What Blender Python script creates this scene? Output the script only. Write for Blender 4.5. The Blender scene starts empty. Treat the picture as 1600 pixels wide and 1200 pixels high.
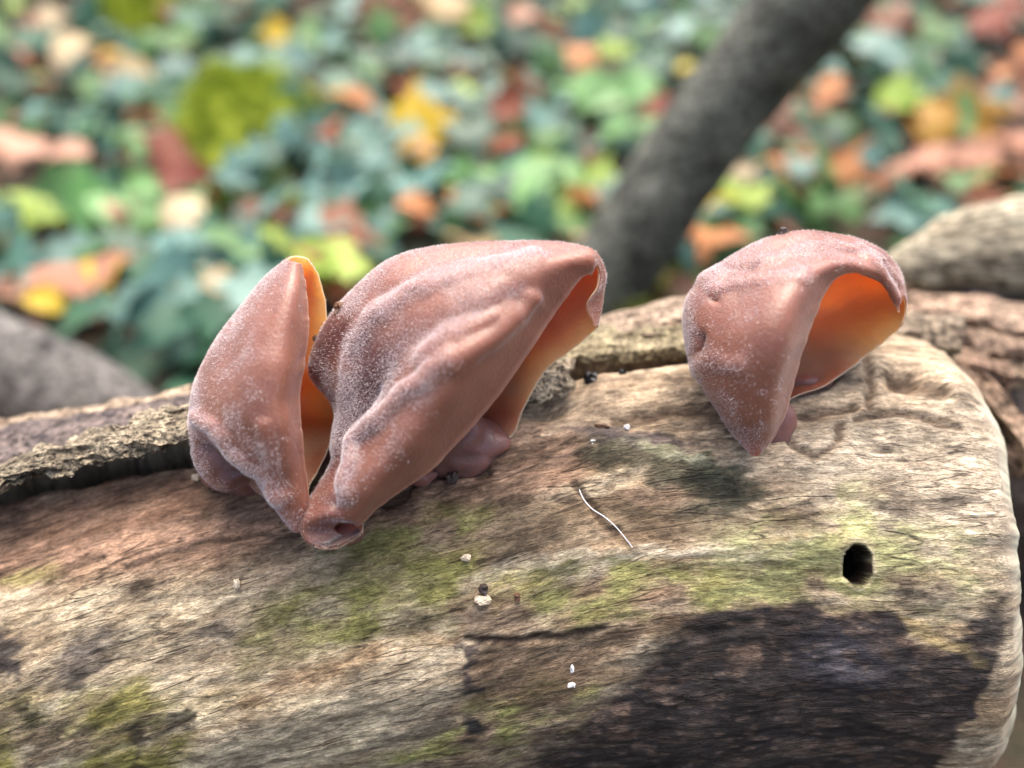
import bpy, math, random
import numpy as np
from mathutils import Vector, Matrix

S = 0.01                       # the script thinks in centimetres, Blender gets metres
random.seed(4)
RNG = np.random.default_rng(11)
scene = bpy.context.scene
col = scene.collection

# ------------------------------------------------------------------ camera
PITCH = math.radians(30.0)
FPX = 1256.0                   # focal length in photo pixels (1600 wide)
CD = np.array([0, math.cos(PITCH), -math.sin(PITCH)])
CU = np.array([0, math.sin(PITCH), math.cos(PITCH)])
CX = np.array([1.0, 0, 0])
CAM = -15.0 * CD
cam_data = bpy.data.cameras.new("camera")
cam = bpy.data.objects.new("camera", cam_data)
col.objects.link(cam)
cam.location = Vector(CAM * S)
cam.rotation_euler = (math.pi / 2 - PITCH, 0, 0)
cam_data.sensor_width = 36
cam_data.lens = 36 * FPX / 1600
cam_data.clip_start = 0.005
cam_data.clip_end = 200
cam_data.dof.use_dof = True
cam_data.dof.focus_distance = 0.1415
cam_data.dof.aperture_fstop = 5.3
scene.camera = cam

# ------------------------------------------------------------------ sky and sun
SUN_EL, SUN_AZ = math.radians(73), math.radians(12)
world = bpy.data.worlds.new("World")
scene.world = world
world.use_nodes = True
wn = world.node_tree
bg = wn.nodes["Background"]
sky = wn.nodes.new("ShaderNodeTexSky")
sky.sky_type = 'NISHITA'
sky.sun_disc = False
sky.sun_elevation = SUN_EL
sky.sun_rotation = SUN_AZ
sky.air_density = 1.0
sky.dust_density = 7.0
sky.ozone_density = 1.0
wn.links.new(sky.outputs[0], bg.inputs[0])
bg.inputs[1].default_value = 0.15
sun_data = bpy.data.lights.new("sun", 'SUN')
sun_data.energy = 2.0
sun_data.angle = math.radians(75)
sun_data.color = (1.0, 0.93, 0.84)
sun = bpy.data.objects.new("sun", sun_data)
col.objects.link(sun)
sdir = Vector((math.sin(SUN_AZ) * math.cos(SUN_EL), math.cos(SUN_AZ) * math.cos(SUN_EL), math.sin(SUN_EL)))
sun.rotation_euler = sdir.to_track_quat('Z', 'Y').to_euler()
sun.location = sdir * 3
vs = scene.view_settings
vs.view_transform = 'Standard'
vs.look = 'None'
vs.gamma = 1
vs.exposure = 1.2
vs.use_curve_mapping = False

# ------------------------------------------------------------------ numpy helpers
def unproj(px, py, t):
    px, py, t = np.broadcast_arrays(np.asarray(px, float), np.asarray(py, float), np.asarray(t, float))
    r = CD + ((px - 800) / FPX)[..., None] * CX + ((600 - py) / FPX)[..., None] * CU
    return CAM + r * t[..., None]

def proj(P):
    q = P - CAM
    t = q @ CD
    tt = np.where(np.abs(t) < 1e-3, 1e-3, t)
    return 800 + FPX * q[..., 0] / tt, 600 - FPX * (q @ CU) / tt, t

def _hash(ix, iy, iz, seed):
    h = (ix.astype(np.int64) * 374761393 + iy.astype(np.int64) * 668265263 + iz.astype(np.int64) * 2147483647 + seed * 974711) & 0xFFFFFFFF
    h = ((h ^ (h >> 13)) * 1274126177) & 0xFFFFFFFF
    h = ((h ^ (h >> 16)) * 2246822519) & 0xFFFFFFFF
    return ((h ^ (h >> 15)) & 0xFFFFFF) / float(0xFFFFFF)

def vnoise(p, seed=0):
    i = np.floor(p).astype(np.int64)
    f = p - i
    f = f * f * f * (f * (f * 6 - 15) + 10)
    r = 0
    for dx in (0, 1):
        wx = f[..., 0] if dx else 1 - f[..., 0]
        for dy in (0, 1):
            wy = f[..., 1] if dy else 1 - f[..., 1]
            for dz in (0, 1):
                wz = f[..., 2] if dz else 1 - f[..., 2]
                r = r + wx * wy * wz * _hash(i[..., 0] + dx, i[..., 1] + dy, i[..., 2] + dz, seed)
    return r * 2 - 1

def fbm(p, octv=4, seed=0, gain=0.5):
    a, r, k = 1.0, 0, 1.0
    for o in range(octv):
        r = r + a * vnoise(p * k + 17.3 * o, seed + o)
        a *= gain
        k *= 2.03
    return r

def smooth(a, b, x):
    t = np.clip((x - a) / (b - a), 0, 1)
    return t * t * (3 - 2 * t)

def dist_poly(px, py, pts, closed=False):
    d = np.full(px.shape, 1e9)
    pts = list(pts)
    if closed:
        pts = pts + [pts[0]]
    for (ax, ay), (bx, by) in zip(pts[:-1], pts[1:]):
        vx, vy = bx - ax, by - ay
        k = np.clip(((px - ax) * vx + (py - ay) * vy) / (vx * vx + vy * vy + 1e-9), 0, 1)
        d = np.minimum(d, np.hypot(px - ax - k * vx, py - ay - k * vy))
    return d

def sd_poly(px, py, pts):
    """signed distance in pixels, negative inside"""
    ins = np.zeros(px.shape, bool)
    n = len(pts)
    for i in range(n):
        ax, ay = pts[i]
        bx, by = pts[(i + 1) % n]
        c = (ay > py) != (by > py)
        ins ^= c & (px < (bx - ax) * (py - ay) / ((by - ay) if by != ay else 1e-9) + ax)
    d = dist_poly(px, py, pts, True)
    return np.where(ins, -d, d)

def crom(P, n):
    """Catmull-Rom resampling of the first axis to n samples"""
    P = np.asarray(P, float)
    m = len(P)
    E = np.concatenate([[2 * P[0] - P[1]], P, [2 * P[-1] - P[-2]]])
    s = np.linspace(0, m - 1, n)
    i = np.minimum(s.astype(int), m - 2)
    t = (s - i).reshape((-1,) + (1,) * (P.ndim - 1))
    a, b, c, d = E[i], E[i + 1], E[i + 2], E[i + 3]
    return 0.5 * (2 * b + (c - a) * t + (2 * a - 5 * b + 4 * c - d) * t ** 2 + (3 * b - a - 3 * c + d) * t ** 3)

# ------------------------------------------------------------------ object helpers
def tag(o, label=None, cat=None, group=None, kind=None):
    if label: o["label"] = label
    if cat: o["category"] = cat
    if group: o["group"] = group
    if kind: o["kind"] = kind
    return o

def link(o, parent=None):
    col.objects.link(o)
    if parent is not None:
        o.parent = parent
    return o

def empty(name, loc):
    e = bpy.data.objects.new(name, None)
    e.empty_display_size = 0.005
    e.location = Vector(np.asarray(loc, float) * S)
    return link(e)

def mesh_data(name, V, F, mats, smooth_sh=True, mat_idx=None, vcol=None, uv=None):
    """V (n,3) cm, F (m,3|4) int array"""
    V = np.asarray(V, np.float64) * S
    F = np.asarray(F, np.int64)
    me = bpy.data.meshes.new(name)
    m, k = F.shape
    me.vertices.add(len(V))
    me.vertices.foreach_set("co", V.astype(np.float32).ravel())
    me.loops.add(m * k)
    me.loops.foreach_set("vertex_index", F.astype(np.int32).ravel())
    me.polygons.add(m)
    me.polygons.foreach_set("loop_start", np.arange(0, m * k, k, dtype=np.int32))
    me.polygons.foreach_set("use_smooth", np.full(m, smooth_sh, dtype=bool))
    for mt in mats:
        me.materials.append(mt)
    if mat_idx is not None:
        me.polygons.foreach_set("material_index", np.asarray(mat_idx, np.int32))
    if vcol is not None:
        a = me.color_attributes.new("tint", 'FLOAT_COLOR', 'POINT')
        c = np.ones((len(V), 4), np.float32)
        c[:, :3] = vcol
        a.data.foreach_set("color", c.ravel())
    if uv is not None:
        l = me.uv_layers.new(name="grain")
        l.data.foreach_set("uv", np.asarray(uv, np.float32)[F.ravel()].ravel())
    me.update(calc_edges=True)
    me.validate()
    return me

def mesh_obj(name, V, F, mats, parent=None, origin=None, **kw):
    """V in world cm. Without a parent the object sits at origin; a child keeps its parent's frame"""
    V = np.asarray(V, float)
    if parent is not None:
        o0 = np.array(parent.location) / S
    else:
        o0 = np.asarray(origin if origin is not None else (V.min(0) + V.max(0)) / 2 * np.array([1, 1, 0]) + np.array([0, 0, V[:, 2].min()]), float)
    if not isinstance(mats, (list, tuple)):
        mats = [mats]
    o = bpy.data.objects.new(name, mesh_data(name, V - o0, F, mats, **kw))
    if parent is None:
        o.location = Vector(o0 * S)
    return link(o, parent)

def grid_faces(nr, nc, wrap=False):
    r = np.arange(nr - 1)[:, None]
    c = np.arange(nc if wrap else nc - 1)[None, :]
    c2 = (c + 1) % nc
    return np.stack([r * nc + c, r * nc + c2, (r + 1) * nc + c2, (r + 1) * nc + c], -1).reshape(-1, 4)

def tube(path, rad, n=10):
    path = np.asarray(path, float)
    rad = np.broadcast_to(np.asarray(rad, float), (len(path),))
    tan = np.gradient(path, axis=0)
    tan /= np.linalg.norm(tan, axis=1, keepdims=True) + 1e-12
    ref = np.array([0, 0, 1.0]) if abs(tan[0, 2]) < 0.9 else np.array([1.0, 0, 0])
    a = np.cross(tan, ref); a /= np.linalg.norm(a, axis=1, keepdims=True) + 1e-12
    b = np.cross(tan, a)
    th = np.linspace(0, 2 * np.pi, n, endpoint=False)
    ring = a[:, None] * np.cos(th)[None, :, None] + b[:, None] * np.sin(th)[None, :, None]
    V = path[:, None] + ring * rad[:, None, None]
    F = grid_faces(len(path), n, True)
    V = V.reshape(-1, 3)
    k = len(V)
    V = np.vstack([V, path[0], path[-1]])
    i = np.arange(n); j = (i + 1) % n
    o = (len(path) - 1) * n
    F = np.vstack([F, np.stack([np.full(n, k), j, i, np.full(n, k)], 1)[:, [0, 1, 2, 2]], np.stack([np.full(n, k + 1), o + i, o + j, o + j], 1)])
    return V, F

# ------------------------------------------------------------------ materials
class Mat:
    def __init__(s, name):
        s.m = bpy.data.materials.new(name)
        s.m.use_nodes = True
        s.t = s.m.node_tree
        s.p = s.t.nodes["Principled BSDF"]
        s.out = s.t.nodes["Material Output"]
    def n(s, typ, **kw):
        nd = s.t.nodes.new(typ)
        for k, v in kw.items():
            if k.startswith("i_"):
                key = k[2:]
                nd.inputs[int(key) if key.isdigit() else key.replace("_", " ")].default_value = v
            else:
                setattr(nd, k, v)
        return nd
    def l(s, a, b):
        s.t.links.new(a, b)
    def coord(s, scale=(1, 1, 1), kind="Object"):
        c = s.n("ShaderNodeTexCoord")
        mp = s.n("ShaderNodeMapping")
        mp.inputs["Scale"].default_value = scale
        s.l(c.outputs[kind], mp.inputs[0])
        return mp.outputs[0]
    def noise(s, vec, scale, detail=4, rough=0.55, dist=0.0):
        nd = s.n("ShaderNodeTexNoise")
        nd.inputs["Scale"].default_value = scale
        nd.inputs["Detail"].default_value = detail
        nd.inputs["Roughness"].default_value = rough
        nd.inputs["Distortion"].default_value = dist
        s.l(vec, nd.inputs["Vector"])
        return nd.outputs[0]
    def ramp(s, fac, stops):
        r = s.n("ShaderNodeValToRGB")
        el = r.color_ramp.elements
        while len(el) < len(stops):
            el.new(0.5)
        for e, (p, c) in zip(el, stops):
            e.position = p
            e.color = (*c, 1) if len(c) == 3 else c
        s.l(fac, r.inputs[0])
        return r.outputs[0]
    def mix(s, fac, a, b, mode='MIX'):
        m = s.n("ShaderNodeMix", data_type='RGBA', blend_type=mode)
        for v, k in ((fac, 0), (a, 6), (b, 7)):
            if hasattr(v, "is_linked"):
                s.l(v, m.inputs[k])
            else:
                m.inputs[k].default_value = v if k == 0 else ((*v, 1) if len(v) == 3 else v)
        return m.outputs[2]
    def math(s, op, a, b=0.0):
        m = s.n("ShaderNodeMath", operation=op)
        for v, k in ((a, 0), (b, 1)):
            if hasattr(v, "is_linked"):
                s.l(v, m.inputs[k])
            else:
                m.inputs[k].default_value = v
        return m.outputs[0]
    def bump(s, h, dist, strength=1.0, prev=None):
        b = s.n("ShaderNodeBump")
        b.inputs["Strength"].default_value = strength
        b.inputs["Distance"].default_value = dist
        s.l(h, b.inputs["Height"])
        if prev is not None:
            s.l(prev, b.inputs["Normal"])
        return b.outputs[0]
    def base(s, c):
        if hasattr(c, "is_linked"):
            s.l(c, s.p.inputs["Base Color"])
        else:
            s.p.inputs["Base Color"].default_value = (*c, 1)

def set_in(p, **kw):
    for k, v in kw.items():
        p.inputs[k.replace("_", " ")].default_value = v

# bare weathered wood: colour zones come from the point colours, grain from noise along the fibres
def wood_material():
    M = Mat("weathered_wood")
    at = M.n("ShaderNodeAttribute", attribute_name="tint")
    uv = M.n("ShaderNodeUVMap", uv_map="grain")
    def sc(a, b):
        mp = M.n("ShaderNodeMapping"); mp.inputs["Scale"].default_value = (a, b, 1)
        M.l(uv.outputs[0], mp.inputs[0]); return mp.outputs[0]
    g1 = M.noise(sc(3.6, 12.5), 1.0, 6, 0.70, 0.6)     # short wavy fibres
    g2 = M.noise(sc(13, 34), 1.0, 3, 0.65, 0.4)
    g3 = M.noise(sc(0.5, 3.2), 1.0, 4, 0.6, 0.6)
    g4 = M.noise(sc(0.30, 2.1), 1.0, 3, 0.55, 0.35)      # long drying cracks follow its mid line
    g5 = M.noise(sc(0.7, 1.1), 1.0, 2, 0.5)
    c1 = M.ramp(g1, [(0.30, (0.40, 0.35, 0.31)), (0.45, (0.84, 0.81, 0.77)), (0.55, (1.15, 1.13, 1.1)), (0.70, (1.75, 1.72, 1.65))])
    c = M.mix(1.0, at.outputs[0], c1, 'MULTIPLY')
    c2 = M.ramp(g2, [(0.32, (0.48, 0.43, 0.40)), (0.46, (0.95, 0.94, 0.92)), (0.6, (1.15, 1.15, 1.12)), (0.72, (1.6, 1.58, 1.5))])
    c = M.mix(0.85, c, c2, 'MULTIPLY')
    c3 = M.ramp(g3, [(0.3, (0.62, 0.57, 0.52)), (0.5, (1, 1, 1)), (0.75, (1.35, 1.33, 1.27))])
    c = M.mix(0.8, c, c3, 'MULTIPLY')
    crk = M.ramp(g4, [(0.478, (0, 0, 0)), (0.496, (1, 1, 1)), (0.504, (1, 1, 1)), (0.522, (0, 0, 0))])
    cm = M.math('MULTIPLY', M.math('MULTIPLY', crk, M.ramp(g5, [(0.46, (0, 0, 0)), (0.56, (1, 1, 1))])), M.ramp(g1, [(0.3, (1, 1, 1)), (0.75, (0.2, 0.2, 0.2))]))
    c = M.mix(M.math('MULTIPLY', cm, 0.75), c, (0.06, 0.04, 0.03))
    fine = M.n("ShaderNodeAttribute", attribute_name="fibre")
    c = M.mix(fine.outputs["Fac"], at.outputs[0], c)
    M.base(c)
    h = M.math('ADD', M.math('MULTIPLY', g1, 1.0), M.math('MULTIPLY', g2, 0.4))
    h = M.math('SUBTRACT', h, M.math('MULTIPLY', cm, 0.5))
    h = M.math('MULTIPLY', h, fine.outputs["Fac"])
    nb = M.bump(h, 0.0009, 1.0)
    M.l(nb, M.p.inputs["Normal"])
    set_in(M.p, Roughness=0.72, Specular_IOR_Level=0.3)
    return M.m

def bark_material(name, light, dark, scale=1.0, dist=0.001, along=1.0):
    M = Mat(name)
    v = M.coord((100 * along, 100, 100))
    n1 = M.noise(v, 2.2 * scale, 6, 0.65, 0.4)
    n2 = M.noise(v, 9 * scale, 4, 0.6, 0.3)
    c = M.ramp(n1, [(0.3, dark), (0.48, tuple((a + b) / 2 for a, b in zip(light, dark))), (0.66, light)])
    c2 = M.ramp(n2, [(0.36, (0.16, 0.14, 0.12)), (0.52, (0.9, 0.9, 0.87)), (0.72, (1.6, 1.56, 1.45))])
    at = M.n("ShaderNodeAttribute", attribute_name="tint")
    c = M.mix(1.0, M.mix(1.0, c, c2, 'MULTIPLY'), at.outputs[0], 'MULTIPLY')
    M.base(c)
    h = M.math('ADD', n1, M.math('MULTIPLY', n2, 0.6))
    M.l(M.bump(h, dist, 0.9), M.p.inputs["Normal"])
    set_in(M.p, Roughness=0.8, Specular_IOR_Level=0.25)
    return M.m

def jelly_material(name, c_lo, c_hi, fuzz, sss=0.9, rough=0.42, coat=0.0, scale=0.0022):
    M = Mat(name)
    v = M.coord((100, 100, 100))
    n1 = M.noise(v, 0.9, 3, 0.5)
    n2 = M.noise(v, 16, 3, 0.65)
    c = M.ramp(n1, [(0.32, c_lo), (0.66, c_hi)])
    at = M.n("ShaderNodeAttribute", attribute_name="tint")
    c = M.mix(1.0, c, at.outputs[0], 'MULTIPLY')
    if fuzz > 0:                                       # pale bloom of fine down
        at2 = M.n("ShaderNodeAttribute", attribute_name="down")
        n3 = M.noise(v, 38, 3, 0.65)
        f = M.ramp(n3, [(0.46, (0, 0, 0)), (0.60, (1, 1, 1))])
        fm = M.math('MULTIPLY', M.math('MULTIPLY', f, fuzz), at2.outputs["Fac"])
        c = M.mix(fm, c, (0.74, 0.62, 0.66))
        set_in(M.p, Sheen_Weight=0.25, Sheen_Roughness=0.4)
        M.p.inputs["Sheen Tint"].default_value = (0.95, 0.88, 1.0, 1)
    M.base(c)
    h = M.math('ADD', n2, M.math('MULTIPLY', n1, 0.5))
    M.l(M.bump(h, 0.00022, 0.7), M.p.inputs["Normal"])
    set_in(M.p, Roughness=rough, Specular_IOR_Level=0.45, Subsurface_Weight=sss, Subsurface_Scale=scale, Coat_Weight=coat, Coat_Roughness=0.25)
    M.p.inputs["Subsurface Radius"].default_value = (1.0, 0.55, 0.32)
    return M.m

def leaf_material(name, c1, c2, rough=0.45, spec=0.5, trans=0.25):
    M = Mat(name)
    v = M.coord((100, 100, 100))
    n1 = M.noise(v, 0.8, 4, 0.6)
    oi = M.n("ShaderNodeObjectInfo")
    f = M.math('ADD', M.math('MULTIPLY', n1, 0.9), M.math('MULTIPLY', M.math('SUBTRACT', oi.outputs["Random"], 0.5), 0.55))
    c = M.ramp(f, [(0.2, c1), (0.7, c2)])
    M.base(c)
    set_in(M.p, Roughness=rough, Specular_IOR_Level=spec)
    tr = M.n("ShaderNodeBsdfTranslucent")
    M.l(c, tr.inputs[0])
    mx = M.n("ShaderNodeMixShader")
    mx.inputs[0].default_value = trans
    M.l(M.p.outputs[0], mx.inputs[1]); M.l(tr.outputs[0], mx.inputs[2])
    M.l(mx.outputs[0], M.out.inputs[0])
    return M.m

def plain_material(name, c, rough=0.6, scale=12.0, var=0.35):
    M = Mat(name)
    v = M.coord((100, 100, 100))
    n1 = M.noise(v, scale, 4, 0.6)
    M.base(M.ramp(n1, [(0.3, tuple(x * (1 - var) for x in c)), (0.7, tuple(min(1, x * (1 + var)) for x in c))]))
    M.l(M.bump(n1, 0.0004, 0.6), M.p.inputs["Normal"])
    set_in(M.p, Roughness=rough)
    return M.m

def ground_material():
    M = Mat("leaf_mould_soil")
    v = M.coord((100, 100, 100))
    n1 = M.noise(v, 0.12, 4, 0.6)
    n2 = M.noise(v, 0.7, 5, 0.65, 0.5)
    c = M.ramp(n2, [(0.3, (0.018, 0.012, 0.009)), (0.5, (0.06, 0.035, 0.022)), (0.7, (0.16, 0.085, 0.055))])
    g = M.ramp(n1, [(0.42, (0, 0, 0)), (0.58, (1, 1, 1))])
    c = M.mix(M.math('MULTIPLY', g, 0.55), c, (0.03, 0.05, 0.02))
    M.base(c)
    M.l(M.bump(n2, 0.01, 0.8), M.p.inputs["Normal"])
    set_in(M.p, Roughness=0.9)
    return M.m

# ------------------------------------------------------------------ the ground
def terrain(x, y):
    p = np.stack([x / 14.0, y / 14.0, np.zeros_like(x)], -1)
    rise = 8.0 * np.log1p(np.exp(np.clip((y - 26) / 8.0, -30, 30)))
    rise = np.where(rise > 160, 160 + (rise - 160) * 0.15, rise)
    return -12.0 + 0.27 * rise + 1.1 * fbm(p, 3, 3) * smooth(6, 24, y) + 0.25 * fbm(p * 5, 2, 9)

def ground_hit(px, py):
    r = CD + (px - 800) / FPX * CX + (600 - py) / FPX * CU
    t = np.linspace(18, 400, 3000)
    P = CAM + r * t[:, None]
    below = P[:, 2] < terrain(P[:, 0], P[:, 1])
    i = int(np.argmax(below)) if below.any() else 2999
    return P[i], t[i]

def axis_samples(lo, hi, fine_lo, fine_hi, n):
    a = np.linspace(fine_lo, fine_hi, n)
    g = np.geomspace(1, 1 + (hi - fine_hi), 24) - 1
    h = np.geomspace(1, 1 + (fine_lo - lo), 24) - 1
    return np.concatenate([fine_lo - h[:0:-1], a, fine_hi + g[1:]])

gx = axis_samples(-2000, 2000, -70, 70, 120)
gy = axis_samples(-2000, 2500, -30, 130, 130)
GX, GY = np.meshgrid(gx, gy)
V = np.stack([GX, GY, terrain(GX, GY)], -1).reshape(-1, 3)
tag(mesh_obj("ground", V, grid_faces(len(gy), len(gx)), ground_material(), origin=(0, 0, 0)), kind="structure")

# ------------------------------------------------------------------ the bare log
XE, BULGE = 7.75, 1.4
def log_center(x):
    z = -5.62 + 0.11 * x - 0.0075 * x * x
    z = np.where(x < -12, -5.62 - 1.32 - 1.08 + 0.06 * (x + 12), z)
    return np.stack([x, 1.4 + 0 * x, z], -1)
def log_rad(x):
    return 5.12 - 0.015 * x

def log_hit(px, py):
    """depth along the view axis of the plain log surface under a pixel"""
    r = CD + (px - 800) / FPX * CX + (600 - py) / FPX * CU
    t = np.linspace(9, 22, 2600)
    P = CAM + r * t[:, None]
    c = log_center(P[:, 0])
    ins = np.hypot(P[:, 1] - c[:, 1], P[:, 2] - c[:, 2]) < log_rad(P[:, 0])
    return float(t[np.argmax(ins)]) if ins.any() else 18.0

def log_pt(px, py, lift=0.0):
    return unproj(px, py, log_hit(px, py) - lift)

def log_mesh():
    xs = np.concatenate([np.linspace(-42, -12.2, 26), np.linspace(-12.0, XE, 640)])
    ph = np.radians(np.concatenate([np.linspace(-46, 126, 430), np.linspace(128, 312, 60)]))
    nphi = len(ph)
    Xg, PH = np.meshgrid(xs, ph, indexing='ij')
    rf = np.ones_like(Xg); xo = Xg.copy()
    a = np.linspace(0, np.pi / 2, 34)[1:]
    Xe = XE + BULGE * np.sin(a)
    endf = np.concatenate([np.zeros(len(xs)), np.sin(a)])[:, None]
    rfe = np.cos(a) ** 0.5; rfe[-1] = 0.0
    Xg = np.vstack([Xg, np.repeat(Xe[:, None], nphi, 1)])
    PH = np.vstack([PH, np.repeat(ph[None], len(a), 0)])
    rf = np.vstack([rf, np.repeat(rfe[:, None], nphi, 1)])
    off = np.interp(np.degrees(PH), [-46, -20, 10, 40, 75, 110, 180, 312], [1.2, 1.15, 0.68, 0.52, 0.88, 0.7, 0.7, 1.2])
    Xg = Xg + smooth(4.0, XE, Xg) * off * (Xg > 4.0)
    C = log_center(Xg); R0 = log_rad(Xg)
    dirs = np.stack([0 * PH, -np.cos(PH), np.sin(PH)], -1)
    base = C + dirs * (R0 * rf)[..., None]
    px, py, _ = proj(base)
    PT = PH + 0.026 * (4.0 - Xg) * smooth(4.5, -1.0, Xg)
    arc = PT * 5.0
    q = np.stack([Xg, arc, 0 * Xg], -1)
    qr = np.stack([Xg, np.cos(PT) * 5, np.sin(PT) * 5], -1)      # seamless round the log
    # wobble of the marks
    wx = px + 16 * fbm(qr * 0.9, 3, 21); wy = py + 12 * fbm(qr * 0.9, 3, 31)
    gx_ = px + 9 * fbm(qr * np.array([2.0, 5, 5]), 3, 41); gy_ = py + 9 * fbm(qr * np.array([2.0, 5, 5]), 3, 51)
    vis = smooth(1.8, 2.6, np.abs(0) + 3.0 - np.abs(PH - 0.7))   # marks only on the seen side
    vis = np.where((PH < 2.3) & (PH > -0.9), 1.0, 0.0)
    D = 0.10 * fbm(qr * 0.35, 3, 1) + 0.035 * fbm(qr * np.array([0.7, 2.2, 2.2]), 3, 5)
    D += 0.018 * fbm(qr * np.array([2.2, 9, 9]), 3, 7) * (1 - endf)
    n_f = fbm(qr * np.array([4.0, 10, 10]), 3, 101)
    n_g = fbm(qr * np.array([1.2, 3.4, 3.4]), 3, 111)
    # ---- colour zones (albedo)
    n_a = fbm(qr * np.array([0.30, 1.1, 1.1]), 4, 61)
    n_b = fbm(qr * np.array([0.8, 3.0, 3.0]), 4, 71)
    n_c = fbm(qr * np.array([1.5, 2.2, 2.2]), 4, 81)
    col_ = np.empty(Xg.shape + (3,))
    tan = np.array([0.36, 0.27, 0.175]); pale = np.array([0.58, 0.49, 0.36]); brown = np.array([0.22, 0.135, 0.09])
    k = np.clip(0.45 + 0.75 * n_b, 0, 1)[..., None]
    col_[:] = tan * (1 - k) + pale * k
    k = smooth(0.1, 0.9, n_a)[..., None] * 0.55
    col_ = col_ * (1 - k) + brown * k
    def paint(mask, c, amt=1.0):
        nonlocal col_
        m = np.clip(mask * amt * vis, 0, 1)[..., None]
        col_ = col_ * (1 - m) + np.array(c) * m
    def blob(cx, cy, rx, ry, rot=0.0, soft=0.5, fine=False):
        X, Y = (gx_, gy_) if fine else (wx, wy)
        c, s = math.cos(math.radians(rot)), math.sin(math.radians(rot))
        dx, dy = X - cx, Y - cy
        e = np.hypot((dx * c + dy * s) / rx, (-dx * s + dy * c) / ry)
        return 1 - smooth(1 - soft, 1 + soft, e + 0.22 * n_f)
    def poly(pts, soft=14, fine=True):
        X, Y = (gx_, gy_) if fine else (wx, wy)
        return 1 - smooth(-soft, soft, sd_poly(X, Y, pts) + 9 * n_f + 8 * n_g)
    spec_n = 0.5 + 0.5 * np.clip(n_c * 1.6, -1, 1)
    # pale warm upper right
    paint(poly([(800, 560), (1100, 560), (1420, 520), (1620, 600), (1620, 860), (1300, 830), (1100, 720), (860, 700)], 50, False), (0.47, 0.365, 0.265), 0.7)
    paint(poly([(1220, 690), (1590, 600), (1600, 900), (1420, 880), (1260, 800)], 40, False), (0.52, 0.46, 0.37), 0.65)
    # reddish brown upper left and under the ears
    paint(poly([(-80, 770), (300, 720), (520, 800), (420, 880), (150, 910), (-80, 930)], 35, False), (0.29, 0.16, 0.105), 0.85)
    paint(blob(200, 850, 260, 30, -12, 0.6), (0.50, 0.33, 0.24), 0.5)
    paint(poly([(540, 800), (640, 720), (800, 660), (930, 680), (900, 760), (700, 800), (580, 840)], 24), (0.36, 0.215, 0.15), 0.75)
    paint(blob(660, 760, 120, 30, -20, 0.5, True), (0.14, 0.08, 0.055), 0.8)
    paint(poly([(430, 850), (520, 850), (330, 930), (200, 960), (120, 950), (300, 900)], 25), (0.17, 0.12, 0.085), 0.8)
    # grey brown band between the ears and the bright ridge
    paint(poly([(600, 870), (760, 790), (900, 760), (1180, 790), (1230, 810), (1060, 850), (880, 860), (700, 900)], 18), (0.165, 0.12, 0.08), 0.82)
    # bright fibre ridges
    paint(poly([(700, 900), (880, 862), (1080, 845), (1280, 850), (1300, 875), (1080, 872), (900, 885), (720, 915)], 8), (0.66, 0.58, 0.45), 0.9)
    paint(poly([(290, 1190), (420, 1120), (560, 1060), (690, 1040), (720, 1090), (640, 1130), (480, 1180), (330, 1230)], 16), (0.62, 0.52, 0.38), 0.85)
    paint(poly([(330, 1110), (400, 1070), (560, 1010), (720, 990), (715, 1010), (560, 1045), (420, 1095)], 10), (0.55, 0.36, 0.20), 0.75)
    paint(blob(345, 1090, 60, 20, -22, 0.5, True), (0.62, 0.45, 0.22), 0.8)
    paint(blob(280, 1040, 220, 45, -14, 0.6), (0.50, 0.40, 0.28), 0.55)
    # cream patches low on the front, painted lighter to stand in for missing light
    paint(poly([(-60, 960), (200, 900), (420, 900), (700, 940), (700, 1230), (-60, 1230)], 60, False) * (0.25 + 0.75 * spec_n), (0.62, 0.53, 0.38), 0.6)
    paint(poly([(-60, 1090), (200, 1080), (620, 1090), (640, 1230), (-60, 1230)], 40, False) * smooth(-0.1, 0.5, n_g), (0.68, 0.60, 0.42), 0.6)
    # algae
    green = (0.27, 0.26, 0.11)
    paint(poly([(380, 960), (600, 870), (760, 850), (760, 900), (700, 980), (520, 1020), (380, 1050)], 30) * (0.3 + 0.7 * spec_n), (0.235, 0.225, 0.08), 1.1)
    paint(poly([(760, 900), (900, 880), (1120, 880), (1300, 840), (1360, 930), (1180, 945), (1020, 960), (860, 980), (760, 950)], 22) * spec_n, (0.36, 0.345, 0.14), 1.2)
    paint(poly([(1100, 830), (1350, 760), (1560, 860), (1500, 960), (1330, 940), (1150, 930)], 35) * spec_n, (0.40, 0.41, 0.20), 0.9)
    paint(poly([(800, 1060), (930, 1080), (900, 1150), (700, 1200), (560, 1210), (680, 1150)], 25) * spec_n, (0.33, 0.33, 0.12), 1.1)
    paint(poly([(-30, 1100), (220, 1060), (320, 1120), (260, 1230), (-40, 1230)], 30) * spec_n, (0.34, 0.31, 0.10), 1.0)
    paint(blob(640, 830, 130, 26, -14, 0.6, True) * spec_n, (0.29, 0.29, 0.10), 0.9)
    paint(blob(30, 905, 60, 14, -10, 0.6, True), (0.40, 0.36, 0.13), 0.7)
    # old knot
    paint(poly([(900, 700), (960, 672), (1060, 690), (1150, 730), (1200, 770), (1150, 800), (1070, 795), (1000, 745), (930, 735)], 16), (0.13, 0.12, 0.08), 0.95)
    paint(blob(1000, 686, 110, 13, 9, 0.5, True), (0.085, 0.07, 0.08), 0.85)
    paint(blob(1035, 708, 62, 13, 15, 0.5, True) * spec_n, (0.42, 0.42, 0.29), 1.2)
    paint(blob(1085, 728, 36, 9, 30, 0.5, True), (0.34, 0.35, 0.25), 0.8)
    paint(blob(1120, 760, 52, 26, 20, 0.5, True), (0.045, 0.05, 0.035), 0.85)
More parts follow.
